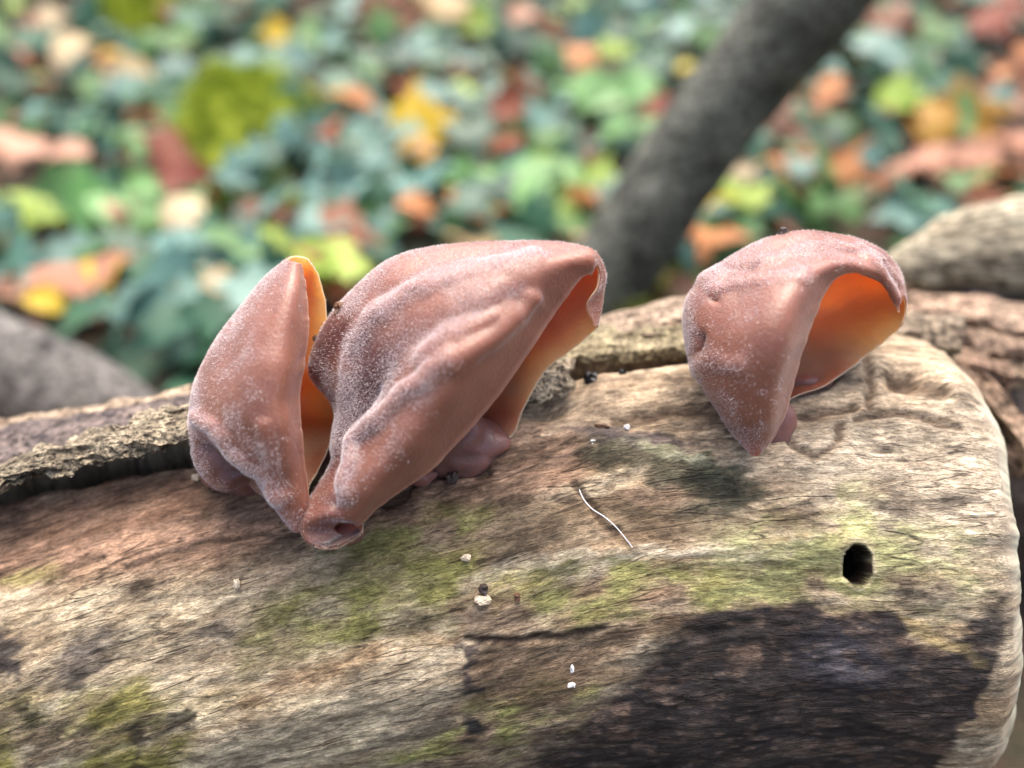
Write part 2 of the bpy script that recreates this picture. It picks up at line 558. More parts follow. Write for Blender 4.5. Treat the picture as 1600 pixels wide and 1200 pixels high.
    paint(blob(1020, 775, 60, 14, 6, 0.5, True), (0.38, 0.27, 0.20), 0.6)
    # the big dark stain
    st = poly([(800, 1240), (850, 1170), (940, 1110), (1000, 1040), (1050, 985), (1110, 955), (1180, 945), (1300, 950), (1400, 965), (1450, 1010), (1490, 1015), (1520, 975), (1566, 945),
               (1572, 1000), (1548, 1075), (1508, 1140), (1450, 1230)], 16 + 55 * smooth(1180, 960, px))
    st = smooth(0.18, 0.80, st + 0.20 * n_f + 0.16 * n_g)
    paint(st, (0.027, 0.023, 0.028), 0.95)
    paint(st * smooth(0.45, 0.8, n_f), (0.18, 0.13, 0.10), 0.5)
    paint(st * smooth(0.4, 0.9, n_g), (0.11, 0.085, 0.07), 0.5)
    paint(st * blob(1320, 1030, 70, 45, 0, 0.7, True), (0.085, 0.085, 0.11), 0.6)
    paint(st * smooth(0.35, 0.95, n_c), (0.19, 0.13, 0.10), 0.7)
    paint(blob(1470, 1000, 70, 10, 28, 0.5, True), (0.42, 0.33, 0.16), 0.75)
    paint(blob(1560, 970, 30, 40, 0, 0.5, True), (0.06, 0.055, 0.05), 0.6)
    # brown patch and small blotches
    paint(poly([(722, 1005), (760, 990), (840, 1000), (1000, 985), (990, 1030), (900, 1080), (880, 1110), (740, 1110), (728, 1060)], 10), (0.15, 0.10, 0.065), 0.72)
    paint(poly([(700, 950), (820, 930), (840, 985), (740, 1000)], 14), (0.24, 0.15, 0.10), 0.65)
    paint(poly([(722, 1005), (775, 998), (745, 1030), (738, 1090), (715, 1080)], 7), (0.06, 0.05, 0.055), 0.85)
    paint(blob(742, 1137, 17, 12, 10, 0.4, True), (0.025, 0.025, 0.03), 0.95)
    paint(blob(640, 1150, 90, 9, -16, 0.5, True), (0.12, 0.11, 0.09), 0.7)
    paint(poly([(110, 1000), (170, 985), (165, 1050), (110, 1080), (95, 1040)], 20), (0.12, 0.105, 0.105), 0.75)
    paint(poly([(-30, 990), (25, 990), (35, 1060), (5, 1050), (-30, 1040)], 10), (0.05, 0.045, 0.05), 0.85)
    paint(blob(340, 985, 40, 12, -15, 0.5, True), (0.13, 0.11, 0.095), 0.7)
    for ln, w, a_ in (([(30, 1095), (60, 1130), (120, 1145), (215, 1140), (300, 1125)], 7, 0.85), ([(210, 1140), (218, 1210)], 8, 0.85), ([(0, 1130), (60, 1125)], 12, 0.6), ([(730, 1000), (860, 1000), (940, 985)], 4, 0.8),
                      ([(880, 1150), (1000, 1105), (1080, 1095)], 3, 0.6)):
        m = (1 - smooth(w * 0.3, w * 2.0, dist_poly(gx_, gy_, ln) + 7 * n_f)) * (0.75 + 0.25 * n_g)
        paint(m, (0.035, 0.03, 0.025), a_)
        D -= 0.02 * m * vis
    col_ = col_ * (1 + 0.34 * np.clip(n_g, -1, 1) + 0.24 * np.clip(n_f, -1, 1) - 0.30 * smooth(0.35, 0.9, -n_c))[..., None]
    # pale end grain past the rim
    endm = smooth(0.3, 0.62, endf + 0.06 * n_c) * np.ones_like(Xg)
    col_ = col_ * (1 - endm[..., None]) + (np.array([0.52, 0.50, 0.38]) * (1 + 0.22 * n_c[..., None] + 0.12 * n_f[..., None])) * endm[..., None]
    # ---- relief: cracks, folds, knot, grooves under the bark, the bore hole
    for ln, w, dep in (([(640, 770), (600, 790), (660, 752), (700, 742), (760, 735)], 6, 0.10), ([(895, 755), (925, 790), (945, 825), (962, 832)], 6, 0.07),
                       ([(1210, 655), (1275, 650), (1330, 640)], 7, 0.12), ([(1335, 660), (1400, 648), (1450, 655), (1500, 668)], 6, 0.09), ([(1290, 600), (1345, 560), (1360, 590), (1355, 640)], 6, 0.08),
                       ([(1235, 690), (1270, 715), (1300, 700), (1310, 670)], 6, 0.07), ([(960, 660), (1060, 640), (1140, 645)], 8, 0.08), ([(730, 1000), (860, 1000), (940, 985)], 5, 0.06),
                       ([(200, 888), (330, 845), (420, 835)], 5, 0.05), ([(100, 890), (160, 870)], 6, 0.05), ([(380, 870), (470, 835)], 5, 0.04), ([(1395, 590), (1425, 600), (1470, 615)], 10, 0.12)):
        dl = dist_poly(gx_ * 0.45 + px * 0.55, gy_ * 0.45 + py * 0.55, ln)
        m = (1 - smooth(w * 0.35, w * 1.5, dl)) * vis
        D -= dep * m
        paint(m, (0.10, 0.065, 0.045), 0.7)
        D += 0.3 * dep * np.exp(-((dl - 2.6 * w) / (1.4 * w)) ** 2) * vis
    D += 0.16 * blob(1010, 715, 120, 30, 10, 0.8) * vis - 0.12 * blob(1120, 765, 60, 28, 15, 0.7) * vis
    D += 0.10 * np.exp(-(dist_poly(px, py, [(860, 868), (1080, 855), (1330, 850)]) / 26) ** 2) * vis
    D += 0.16 * np.exp(-(dist_poly(px, py, [(950, 610), (1080, 600), (1160, 640)]) / 30) ** 2) * vis
    D += 0.12 * np.exp(-(dist_poly(px, py, [(330, 1160), (520, 1090), (720, 1050)]) / 36) ** 2) * vis
    D += 0.14 * np.exp(-(dist_poly(px, py, [(1340, 560), (1440, 560), (1500, 620)]) / 26) ** 2) * vis
    D -= 0.22 * np.exp(-(np.hypot((px - 1405) / 24, (py - 598) / 12)) ** 2) * vis
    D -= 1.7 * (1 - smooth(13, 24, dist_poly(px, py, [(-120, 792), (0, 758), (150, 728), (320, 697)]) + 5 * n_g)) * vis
    paint(np.exp(-(dist_poly(px, py, [(-120, 790), (0, 758), (150, 730), (320, 698)]) / 24) ** 4), (0.014, 0.011, 0.010), 1.0)  # shade of the slot under the left flake, painted near black
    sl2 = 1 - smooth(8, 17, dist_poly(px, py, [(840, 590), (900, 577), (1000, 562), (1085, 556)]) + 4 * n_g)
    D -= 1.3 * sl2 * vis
    paint(sl2, (0.014, 0.011, 0.010), 1.0)  # gap shadow below the middle bark put into the wood colour
    D -= 0.35 * np.exp(-(np.hypot((px - 845) / 45, (py - 640) / 14)) ** 2) * vis
    holew = np.hypot((px + 2.5 * fbm(qr * 5, 2, 91) - 1338) / 20, (py + 2.5 * fbm(qr * 5, 2, 95) - 0.15 * (px - 1338) - 882) / 31)
    paint(1 - smooth(1.03, 1.13, holew), (0.03, 0.02, 0.014), 1.0)  # darkness of the bore hole painted onto its mouth
    paint(((holew > 1.15) & (holew < 1.35)).astype(float), (0.62, 0.55, 0.38), 0.5)
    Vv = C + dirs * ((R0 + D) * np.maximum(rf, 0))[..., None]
    Vv[..., 0] += D * 0.6 * (endf > 0.3)
    nr = Vv.shape[0]
    F = grid_faces(nr, nphi, True)[:, ::-1]
    # the beetle's tunnel: points inside the mark move to its rim and down into the wood
    inm = (holew < 1.0) & (vis > 0)
    hc = log_pt(1338, 882); hin = log_center(np.array(hc[0])) - hc; hin[0] = 0; hin /= np.linalg.norm(hin)
    vv = Vv[inm] - hc
    dep = vv @ hin
    tg = vv - dep[:, None] * hin
    hw = np.maximum(holew[inm], 0.12)[:, None]
    Vv[inm] = hc + tg / hw + hin * (np.maximum(dep, 0)[:, None] + 2.6 * (1 - hw) ** 0.8)
    tun = inm.ravel()[F].all(1)
    F_tun, F = F[tun], F[~tun]
    uv = np.stack([Xg + (1 - rf) * 4.0, arc], -1).reshape(-1, 2)
    return Vv.reshape(-1, 3), F, np.clip(col_, 0.006, 0.85).reshape(-1, 3), uv, F_tun, (1 - 0.9 * smooth(0.05, 0.45, endf) * np.ones_like(Xg)).ravel()

WOOD = wood_material()
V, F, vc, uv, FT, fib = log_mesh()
log_root = empty("bare_log", (0, 1.4, -11.2))
tag(log_root, "weathered bare log with green algae, a dark stain and a round bore hole", "log")
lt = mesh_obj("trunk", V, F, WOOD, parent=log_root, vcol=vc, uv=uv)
lt.data.attributes.new("fibre", 'FLOAT', 'POINT').data.foreach_set("value", fib.astype(np.float32))
HOLE_M = bark_material("bored_dark_wood", (0.10, 0.065, 0.04), (0.03, 0.02, 0.014), 1.5)
ids, FT2 = np.unique(FT, return_inverse=True)
mesh_obj("bore_hole", V[ids], FT2.reshape(-1, 4), HOLE_M, parent=log_root, vcol=np.ones((len(ids), 3)))

# ------------------------------------------------------------------ bark plates
def slab_mesh(TL, TR, BR, BL, w, n=(60, 16, 8), rough=0.06, edge=0.10, seed=0, freq=2.2, tint=None):
    """rough plate: outer face given by four corners, body along w"""
    nu, nv, nw = n
    TL, TR, BR, BL, w = [np.asarray(a, float) for a in (TL, TR, BR, BL, w)]
    parts, faces, off = [], [], 0
    def face(fix, val, na, nb, flip):
        nonlocal off
        A, B = np.meshgrid(np.linspace(0, 1, na + 1), np.linspace(0, 1, nb + 1), indexing='ij')
        Q = np.zeros(A.shape + (3,))
        ax = [i for i in range(3) if i != fix]
        Q[..., ax[0]] = A; Q[..., ax[1]] = B; Q[..., fix] = val
        f = grid_faces(na + 1, nb + 1) + off
        parts.append(Q.reshape(-1, 3)); faces.append(f[:, ::-1] if flip else f)
        off += (na + 1) * (nb + 1)
    face(2, 0, nu, nv, False); face(2, 1, nu, nv, True)
    face(1, 0, nu, nw, True); face(1, 1, nu, nw, False)
    face(0, 0, nv, nw, False); face(0, 1, nv, nw, True)
    Q = np.vstack(parts); F = np.vstack(faces)
    key = np.round(Q * 1e5).astype(np.int64)
    _, first, inv = np.unique(key, axis=0, return_index=True, return_inverse=True)
    Q = Q[first]; F = inv.ravel()[F]
    a, b, c = Q[:, 0:1], Q[:, 1:2], Q[:, 2:3]
    # ragged outline
    P0 = TL * (1 - a) * (1 - b) + TR * a * (1 - b) + BR * a * b + BL * (1 - a) * b + w * c
    L = np.linalg.norm(TR - TL); H = np.linalg.norm(BL - TL)
    rag = fbm(P0 * freq * 0.55, 4, seed + 3)[:, None] * edge
    rb = fbm(P0 * freq * 0.9 + 40, 4, seed + 5)[:, None] * edge
    eb = smooth(0.25, 0.0, b) - smooth(0.75, 1.0, b)
    ea = smooth(0.12, 0.0, a) - smooth(0.88, 1.0, a)
    ub = (BL - TL) / H; ua = (TR - TL) / L
    P = P0 + ub * rb * 1.2 * np.abs(eb) + ua * rag * 2.0 * np.abs(ea)
    # rounded rims + rough face
    wn_ = w / np.linalg.norm(w)
    rim = 1 - np.minimum(np.minimum(smooth(0, 0.06, a), smooth(0, 0.06, 1 - a)), np.minimum(smooth(0, 0.18, b), smooth(0, 0.18, 1 - b)))
    P = P + wn_ * (rim * (1 - 2 * c)) * min(0.12, np.linalg.norm(w) * 0.3)
    stretch = np.array([0.5, 1.3, 1.3])
    rr = fbm(P0 * freq * stretch, 5, seed + 7)[:, None]
    P = P - wn_ * rr * rough * (1 - 2 * c) * 1.6
    cr = 1 + 0.25 * rr
    t3 = np.ones((len(P), 3)) * cr * (np.array(tint) if tint is not None else 1.0)
    return P, F, np.clip(t3, 0.1, 2.0)

def px_slab(name, parent, mat, q, w, **kw):
    """q: four (px,py,depth) corners of the outer face; w: body direction in cm (right, up, away)"""
    c = [unproj(*k) for k in q]
    wv = w[0] * CX + w[1] * CU + w[2] * CD
    P, F, t3 = slab_mesh(*c, wv, **kw)
    return mesh_obj(name, P, F, mat, parent=parent, vcol=t3, smooth_sh=False) if parent is not None else (P, F, t3)

BARK_PALE = bark_material("pale_flaking_bark", (0.66, 0.60, 0.49), (0.09, 0.07, 0.055), 1.7)
BARK_DARK = bark_material("dark_inner_bark", (0.20, 0.155, 0.14), (0.045, 0.038, 0.045), 0.8, 0.0006)
BARK_GREY = bark_material("grey_pink_bark", (0.42, 0.34, 0.27), (0.12, 0.085, 0.065), 0.9)
L = log_hit
# left: smooth dark plate at the crest, pale cracked skin behind it, rough flake in front
px_slab("bark_plate", log_root, BARK_DARK, [(-160, 690, 17.2), (335, 603, 17.0), (335, 640, 15.9), (-160, 772, 15.3)], (0, -0.2, 0.25), n=(90, 30, 6), rough=0.035, edge=0.12, seed=5)
px_slab("bark_plate", log_root, BARK_GREY, [(-160, 676, 17.9), (335, 592, 17.6), (335, 612, 17.15), (-160, 704, 17.3)], (0, -0.5, 0.2), n=(90, 14, 6), rough=0.07, edge=0.10, seed=15, tint=(1.35, 1.3, 1.2))
px_slab("bark_flake", log_root, BARK_PALE, [(-150, 768, 15.05), (320, 617, 15.35), (325, 670, 14.75), (-150, 792, 14.7)], (0, -0.10, 0.55), n=(150, 34, 8), rough=0.075, edge=0.22, seed=25, freq=3.0, tint=(0.70, 0.65, 0.58))
# between the ears
px_slab("bark_plate", log_root, BARK_GREY, [(878, 500, 18.6), (1100, 450, 18.3), (1110, 505, 16.9), (885, 530, 16.8)], (0, -0.35, 0.25), n=(60, 20, 6), rough=0.05, edge=0.14, seed=35, tint=(1.15, 1.1, 1.05))
px_slab("bark_flake", log_root, BARK_PALE, [(872, 520, 16.9), (1110, 498, 17.0), (1110, 545, 16.5), (872, 570, 16.3)], (0, -0.05, 0.6), n=(60, 16, 6), rough=0.07, edge=0.14, seed=45, tint=(0.8, 0.76, 0.6))
px_slab("bark_flake", log_root, BARK_PALE, [(818, 570, 15.5), (884, 561, 15.6), (896, 612, 15.3), (815, 626, 15.1)], (-0.1, 0.0, 0.7), n=(30, 20, 8), rough=0.05, edge=0.12, seed=55, freq=3.5, tint=(0.95, 0.88, 0.8))
# right of the small ear
px_slab("bark_flake", log_root, BARK_GREY, [(1398, 488, 18.3), (1500, 490, 18.0), (1520, 560, 17.3), (1400, 540, 17.6)], (0.1, -0.1, 0.9), n=(36, 22, 8), rough=0.08, edge=0.14, seed=65, tint=(0.85, 0.85, 0.8))

# ------------------------------------------------------------------ other logs
def simple_log(name, pts, mat, label, n=64, m=120, amp=0.12, freq=0.6, seed=0, tint=None, group=None, extra=None):
    pts = np.asarray(pts, float)           # x y z r
    c = crom(pts, m)
    path, rad = c[:, :3], c[:, 3]
    Vt, Ft = tube(path, np.maximum(rad, 0.02), n)
    core = np.vstack([np.repeat(path, n, 0), path[0], path[-1]])
    dr = Vt - core
    nn = np.linalg.norm(dr, axis=1, keepdims=True) + 1e-9
    k = fbm(Vt * freq, 5, seed)[:, None]
    k2 = fbm(Vt * freq * 4, 3, seed + 9)[:, None]
    Vt = Vt + dr / nn * (amp * k + amp * 0.25 * k2) * (nn > 1e-3)
    t3 = np.ones((len(Vt), 3)) * (1 + 0.35 * k) * (np.array(tint) if tint is not None else 1.0)
    root = empty(name, path[0] * np.array([1, 1, 0]) + np.array([0, 0, Vt[:, 2].min()]))
    tag(root, label, "log", group)
    mesh_obj("trunk", Vt, Ft, mat, parent=root, vcol=np.clip(t3, 0.15, 2.0))
    return root

def up4(px, py, t, r):
    return [*unproj(px, py, t), r]

TRUNK = bark_material("smooth_grey_green_bark", (0.19, 0.195, 0.165), (0.06, 0.064, 0.055), 0.3, 0.002)
g0, t0 = ground_hit(905, 500)
tr = simple_log("leaning_trunk", [[*(g0 + np.array([-1.5, 0.5, -4])), 2.3], [*g0, 2.25], up4(972, 400, t0 - 1.5, 2.15), up4(1105, 200, t0 - 4, 2.1), up4(1272, 0, t0 - 7, 2.15), up4(1440, -210, t0 - 10, 2.1), up4(1640, -470, t0 - 14, 2.0)],
                TRUNK, "dark grey-green leaning tree stem rising from the ivy behind the log", amp=0.16, freq=0.35, seed=3)
tr["category"] = "tree stem"
kn = unproj(1178, 128, t0 - 6.6)
Vk, Fk = tube(np.array([kn + CD * 1.2, kn + CD * 0.6, kn, kn - CD * 0.25]), [1.0, 0.9, 0.6, 0.2], 16)
mesh_obj("knot", Vk, Fk, bark_material("knot_bark", (0.06, 0.06, 0.06), (0.025, 0.024, 0.026), 0.6), parent=tr, vcol=np.ones((len(Vk), 3)))
STONE = bark_material("grey_dead_wood", (0.17, 0.16, 0.155), (0.06, 0.056, 0.056), 0.35, 0.001)
simple_log("grey_branch", [up4(-260, 470, 30, 2.3), up4(-60, 560, 30, 2.3), up4(60, 610, 30, 2.15), up4(170, 665, 30, 1.9), up4(280, 740, 31, 1.4)], STONE,
           "smooth grey dead branch lying behind the flaking bark beside an orange leaf", amp=0.12, freq=0.4, seed=8)
BARE = bark_material("pale_bare_wood", (0.58, 0.53, 0.43), (0.24, 0.20, 0.15), 0.9, 0.0008, 0.22)
LOWB = bark_material("pinkish_bark", (0.20, 0.155, 0.135), (0.05, 0.038, 0.034), 0.7, 0.0014, 0.5)
bl = simple_log("bark_covered_log", [up4(1385, 640, 24.5, 1.5), up4(1440, 625, 24.5, 3.2), up4(1560, 640, 24.8, 3.8), up4(1750, 650, 25.5, 4.2), up4(2000, 660, 27, 4.4), up4(2300, 660, 29, 4.2)], LOWB,
           "bark-covered log lying against the rounded end of the bare log", amp=0.35, freq=0.45, seed=12)
for q, w, sd, tn in (([(1500, 566, 18.4), (1560, 596, 18.0), (1660, 715, 17.4), (1625, 740, 17.3)], (0.1, -0.1, 0.7), 71, (1.25, 1.08, 0.98)),
                     ([(1490, 590, 18.6), (1520, 600, 18.3), (1610, 740, 17.7), (1570, 745, 17.8)], (0.1, -0.2, 0.6), 73, (0.75, 0.62, 0.55)),
                     ([(1552, 535, 20.0), (1640, 545, 20.0), (1650, 600, 19.2), (1566, 588, 19.2)], (0.1, -0.2, 0.6), 75, (1.5, 1.4, 1.2)),
                     ([(1425, 450, 21.6), (1540, 456, 21.4), (1560, 500, 20.0), (1430, 486, 20.2)], (0.1, -0.3, 0.5), 79, (1.3, 1.15, 1.08)),
                     ([(1535, 462, 21.2), (1650, 474, 21.2), (1650, 528, 19.8), (1550, 505, 19.8)], (0.1, -0.35, 0.5), 81, (1.05, 0.95, 0.9)),
                     ([(1505, 512, 19.8), (1640, 530, 19.6), (1640, 552, 19.3), (1520, 545, 19.3)], (0.1, -0.3, 0.8), 83, (0.8, 0.7, 0.65)),
                     ([(1515, 545, 19.4), (1575, 560, 19.2), (1600, 600, 18.8), (1525, 575, 18.8)], (0.1, -0.3, 0.7), 87, (1.05, 0.88, 0.8))):
    px_slab("bark_flake", bl, BARK_GREY, q, w, n=(40, 20, 6), rough=0.06, edge=0.18, seed=sd, tint=tn)
pl = simple_log("split_log", [up4(1375, 428, 23.4, 0.25), up4(1425, 415, 23.4, 0.75), up4(1500, 396, 23.4, 1.25), up4(1600, 384, 23.4, 1.5), up4(1780, 350, 23.6, 1.7), up4(2050, 310, 24, 1.8)], BARE,
           "pale bare split log with a tapered end resting on the bark-covered log", amp=0.13, freq=0.7, seed=22, tint=(0.85, 0.84, 0.78))

# ------------------------------------------------------------------ the jelly ears
EAR_OUT = jelly_material("jelly_outer_skin", (0.215, 0.086, 0.056), (0.325, 0.138, 0.088), 0.42, rough=0.28, coat=0.12, scale=0.0035)
EAR_IN = jelly_material("jelly_inner_skin", (0.52, 0.295, 0.185), (0.62, 0.385, 0.25), 0.0, rough=0.3, scale=0.004)
EAR_BASE = jelly_material("jelly_base", (0.17, 0.08, 0.07), (0.28, 0.135, 0.115), 0.0, rough=0.3, scale=0.004)
FUZZ = Mat("pale_down"); FUZZ.base((0.80, 0.71, 0.70)); set_in(FUZZ.p, Roughness=0.7, Specular_IOR_Level=0.2); FUZZ = FUZZ.m

def normals(G):
    du = np.gradient(G, axis=0); dv = np.gradient(G, axis=1)
    n = np.cross(du, dv)
    return n / (np.linalg.norm(n, axis=-1, keepdims=True) + 1e-12)

def build_ear(label, rows, base_at, ridges=(), darks=(), thick=0.15, nr=190, nc=210, sil=3, fuzz_n=26000, seed=0, rim_wave=0.012, bare=0.16, base_blob=None, inner=()):
    rows = np.asarray(rows, float)                     # (R, C, 3) px py depth
    ncol = rows.shape[1]
    P = unproj(rows[..., 0], rows[..., 1], rows[..., 2])
    G = crom(P, nr)
    G = crom(G.transpose(1, 0, 2), nc).transpose(1, 0, 2)
    N = normals(G)
    i0, j0 = nr // 2, int(nc * 1.3 / (ncol - 1))
    if N[i0, j0] @ CD > 0:
        N = -N
    u = np.linspace(0, 1, nc)[None, :].repeat(nr, 0)
    v = np.linspace(0, 1, nr)[:, None].repeat(nc, 1)
    px, py, _ = proj(G)
    us = sil / (ncol - 1.0)
    near = 1 - smooth(us * 1.0, us * 1.25, u)
    disp = 0.035 * fbm(G * 0.8, 2, seed) + 0.003 * fbm(G * 4, 2, seed + 4)
    tint = np.ones((nr, nc, 3))
    down = np.ones((nr, nc))
    for ln, w, a, dn in ridges:
        m = np.exp(-(dist_poly(px + 5 * fbm(G * 2.5, 2, seed + 8), py + 5 * fbm(G * 2.5, 2, seed + 9), ln) / w) ** 2) * near
        disp = disp + a * m
        down = down + dn * m
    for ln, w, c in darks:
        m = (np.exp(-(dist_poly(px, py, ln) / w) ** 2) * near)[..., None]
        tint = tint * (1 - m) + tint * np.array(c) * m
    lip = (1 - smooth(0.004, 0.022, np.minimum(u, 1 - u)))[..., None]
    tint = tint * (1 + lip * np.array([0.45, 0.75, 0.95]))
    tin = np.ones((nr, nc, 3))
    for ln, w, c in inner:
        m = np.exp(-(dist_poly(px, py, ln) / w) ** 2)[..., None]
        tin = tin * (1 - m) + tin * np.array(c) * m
    edge = np.minimum(np.minimum(u, 1 - u) * 1.0, np.minimum(v, 1 - v) * 1.0)
    # delicate waves at the rim
    wav = fbm(np.stack([v * 26, u * 4, 0 * u], -1), 3, seed + 20)
    disp = disp + rim_wave * wav * (1 - smooth(0, 0.10, np.minimum(u, 1 - u)))
    G = G + N * disp[..., None]
    N2 = normals(G)
    N = np.where((np.sum(N2 * N, -1) < 0)[..., None], -N2, N2)
    th = thick * (0.38 + 0.62 * smooth(0, 0.16, edge)) * (1 - 0.4 * smooth(us * 1.2, us * 1.6, u))
    O = G + N * (th / 2)[..., None]
    I = G - N * (th / 2)[..., None]
    # border loop
    idx = np.arange(nr * nc).reshape(nr, nc)
    loop = np.concatenate([idx[0, :-1], idx[:-1, -1], idx[-1, :0:-1], idx[:0:-1, 0]])
    inner = np.clip(np.stack(np.unravel_index(loop, (nr, nc)), -1), [2, 2], [nr - 3, nc - 3])
    Gb = G.reshape(-1, 3)[loop]
    tdir = Gb - G[inner[:, 0], inner[:, 1]]
    tdir /= np.linalg.norm(tdir, axis=1, keepdims=True) + 1e-9
    Mi = Gb + tdir * (th.reshape(-1)[loop] * 0.45)[:, None]
    nO = nr * nc
    V = np.vstack([O.reshape(-1, 3), I.reshape(-1, 3), Mi])
    f = grid_faces(nr, nc)
    k = np.arange(len(loop)); k2 = (k + 1) % len(loop)
    s1 = np.stack([loop[k], loop[k2], 2 * nO + k2, 2 * nO + k], 1)
    s2 = np.stack([2 * nO + k, 2 * nO + k2, nO + loop[k2], nO + loop[k]], 1)
    # orientation: outer faces along N
    q = O.reshape(-1, 3)[f[len(f) // 2]]
    fn = np.cross(q[1] - q[0], q[2] - q[0])
    flip = fn @ N.reshape(-1, 3)[f[len(f) // 2, 0]] < 0
    fo, fi = (f[:, ::-1], f + nO) if flip else (f, (f + nO)[:, ::-1])
    if flip:
        st = np.vstack([s1, s2])
    else:
        st = np.vstack([s1, s2])[:, ::-1]
    F = np.vstack([fo, fi, st])
    mi = np.concatenate([np.zeros(len(fo)), np.ones(len(fi)), np.zeros(len(s1)), np.ones(len(s2))])
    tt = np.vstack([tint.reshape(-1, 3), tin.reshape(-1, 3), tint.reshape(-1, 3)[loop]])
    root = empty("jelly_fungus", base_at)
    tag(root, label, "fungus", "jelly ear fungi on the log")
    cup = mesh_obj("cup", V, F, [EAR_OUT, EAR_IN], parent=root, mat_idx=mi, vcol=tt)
    # where the down grows: not on the bare band along the near rim
    band = smooth(bare * 0.5, bare * 1.15, u + 0.05 * fbm(G * 2.0, 3, seed + 33)) * (1 - 0.75 * smooth(us * 1.35, us * 1.7, u))
    dens = np.clip(band * (0.06 + 0.36 * np.clip(fbm(G * 2.2, 3, seed + 40) + 0.2, 0, 1) + 0.85 * np.clip(down - 1, -1, 2)), 0, 1.4)
    da = cup.data.attributes.new("down", 'FLOAT', 'POINT')
    da.data.foreach_set("value", np.concatenate([dens.ravel(), np.zeros(nO + len(loop))]).astype(np.float32))
    # the down itself: very short pale hairs
    rng = np.random.default_rng(seed + 77)
    area = np.linalg.norm(np.cross(np.gradient(G, axis=0), np.gradient(G, axis=1)), axis=-1)
    pr = (dens * area).ravel(); pr /= pr.sum()
    pick = rng.choice(nO, fuzz_n, p=pr)
    du = np.gradient(O, axis=0).reshape(-1, 3)[pick]; dv = np.gradient(O, axis=1).reshape(-1, 3)[pick]
    root_p = O.reshape(-1, 3)[pick] + du * rng.uniform(-.5, .5, (fuzz_n, 1)) + dv * rng.uniform(-.5, .5, (fuzz_n, 1))
    nn = N.reshape(-1, 3)[pick]
    side = rng.normal(size=(fuzz_n, 3)); side -= nn * np.sum(side * nn, 1, keepdims=True); side /= np.linalg.norm(side, axis=1, keepdims=True)
    ln_ = rng.uniform(0.014, 0.040, (fuzz_n, 1))
    wd = rng.uniform(0.0020, 0.0038, (fuzz_n, 1))
    tip = root_p + nn * ln_ + side * ln_ * rng.uniform(0.2, 0.9, (fuzz_n, 1))
    s3 = np.cross(nn, side)
    HV = np.stack([root_p - s3 * wd - nn * 0.002, root_p + s3 * wd - nn * 0.002, tip], 1).reshape(-1, 3)
    HF = np.arange(len(HV)).reshape(-1, 3)
    fz = mesh_obj("down_hairs", HV, HF, FUZZ, parent=root, smooth_sh=False)
    fz["kind"] = "stuff"
    for (cx, cy, rx, ry, rz, bs) in (base_blob or []):
        c0 = log_pt(cx, cy, 0.1)
        th_ = np.linspace(0, 2 * np.pi, 48, endpoint=False); ps = np.linspace(-np.pi / 2, np.pi / 2, 26)
        T, PS = np.meshgrid(th_, ps)
        D3 = np.stack([np.cos(PS) * np.cos(T), np.cos(PS) * np.sin(T), np.sin(PS)], -1)
        B = (CX * D3[..., 0:1] * rx + CU * D3[..., 1:2] * ry - CD * D3[..., 2:3] * rz)
        B = B * (1 + 0.28 * fbm(B * 1.3 + bs, 3, bs))[..., None] + c0
        mesh_obj("base", B.reshape(-1, 3), grid_faces(26, 48, True), EAR_BASE, parent=root, vcol=np.ones((B.size // 3, 3)))
    return root

def mk(near, m1, m2, sl, b1, b2, far):
    return [near, m1, m2, sl, b1, b2, far]

lh = log_hit
# left ear, folded like a pod
TA = 14.0
A = [
 mk((478,812,TA-.10),(474,824,TA-.12),(466,829,TA-.1),(456,821,TA-.02),(456,812,TA+.1),(466,806,TA+.15),(476,806,TA+.12)),
 mk((480,775,TA-.25),(462,788,TA-.42),(443,792,TA-.35),(426,778,TA-.05),(430,765,TA+.25),(455,755,TA+.35),(482,765,TA+.25)),
 mk((477,738,TA-.35),(452,742,TA-.62),(428,750,TA-.5),(396,764,TA-.0),(410,740,TA+.5),(450,735,TA+.7),(496,738,TA+.5)),
 mk((474,700,TA-.40),(440,712,TA-.85),(398,735,TA-.55),(338,757,TA+.2),(370,730,TA+1.1),(440,710,TA+1.1),(512,704,TA+.7)),
 mk((470,655,TA-.40),(430,672,TA-1.0),(372,706,TA-.62),(304,704,TA+.3),(340,690,TA+1.5),(430,670,TA+1.5),(522,662,TA+.9)),
 mk((466,612,TA-.36),(425,630,TA-1.0),(365,650,TA-.75),(305,640,TA+.35),(345,630,TA+1.6),(430,620,TA+1.7),(518,615,TA+1.0)),
 mk((474,565,TA-.30),(430,580,TA-.95),(370,596,TA-.75),(320,582,TA+.3),(360,570,TA+1.45),(440,565,TA+1.6),(505,565,TA+1.0)),
 mk((480,515,TA-.22),(440,530,TA-.8),(392,540,TA-.65),(350,530,TA+.25),(390,515,TA+1.2),(455,512,TA+1.35),(511,518,TA+.95)),
 mk((478,472,TA-.14),(450,482,TA-.6),(418,488,TA-.48),(388,478,TA+.2),(420,468,TA+.9),(470,468,TA+1.05),(508,474,TA+.8)),
 mk((473,438,TA-.05),(456,444,TA-.38),(438,444,TA-.25),(421,436,TA+.15),(445,430,TA+.6),(478,430,TA+.7),(498,436,TA+.6)),
 mk((468,414,TA+.05),(461,412,TA-.08),(453,410,TA+.0),(446,411,TA+.15),(458,403,TA+.35),(476,404,TA+.42),(487,414,TA+.4)),
]
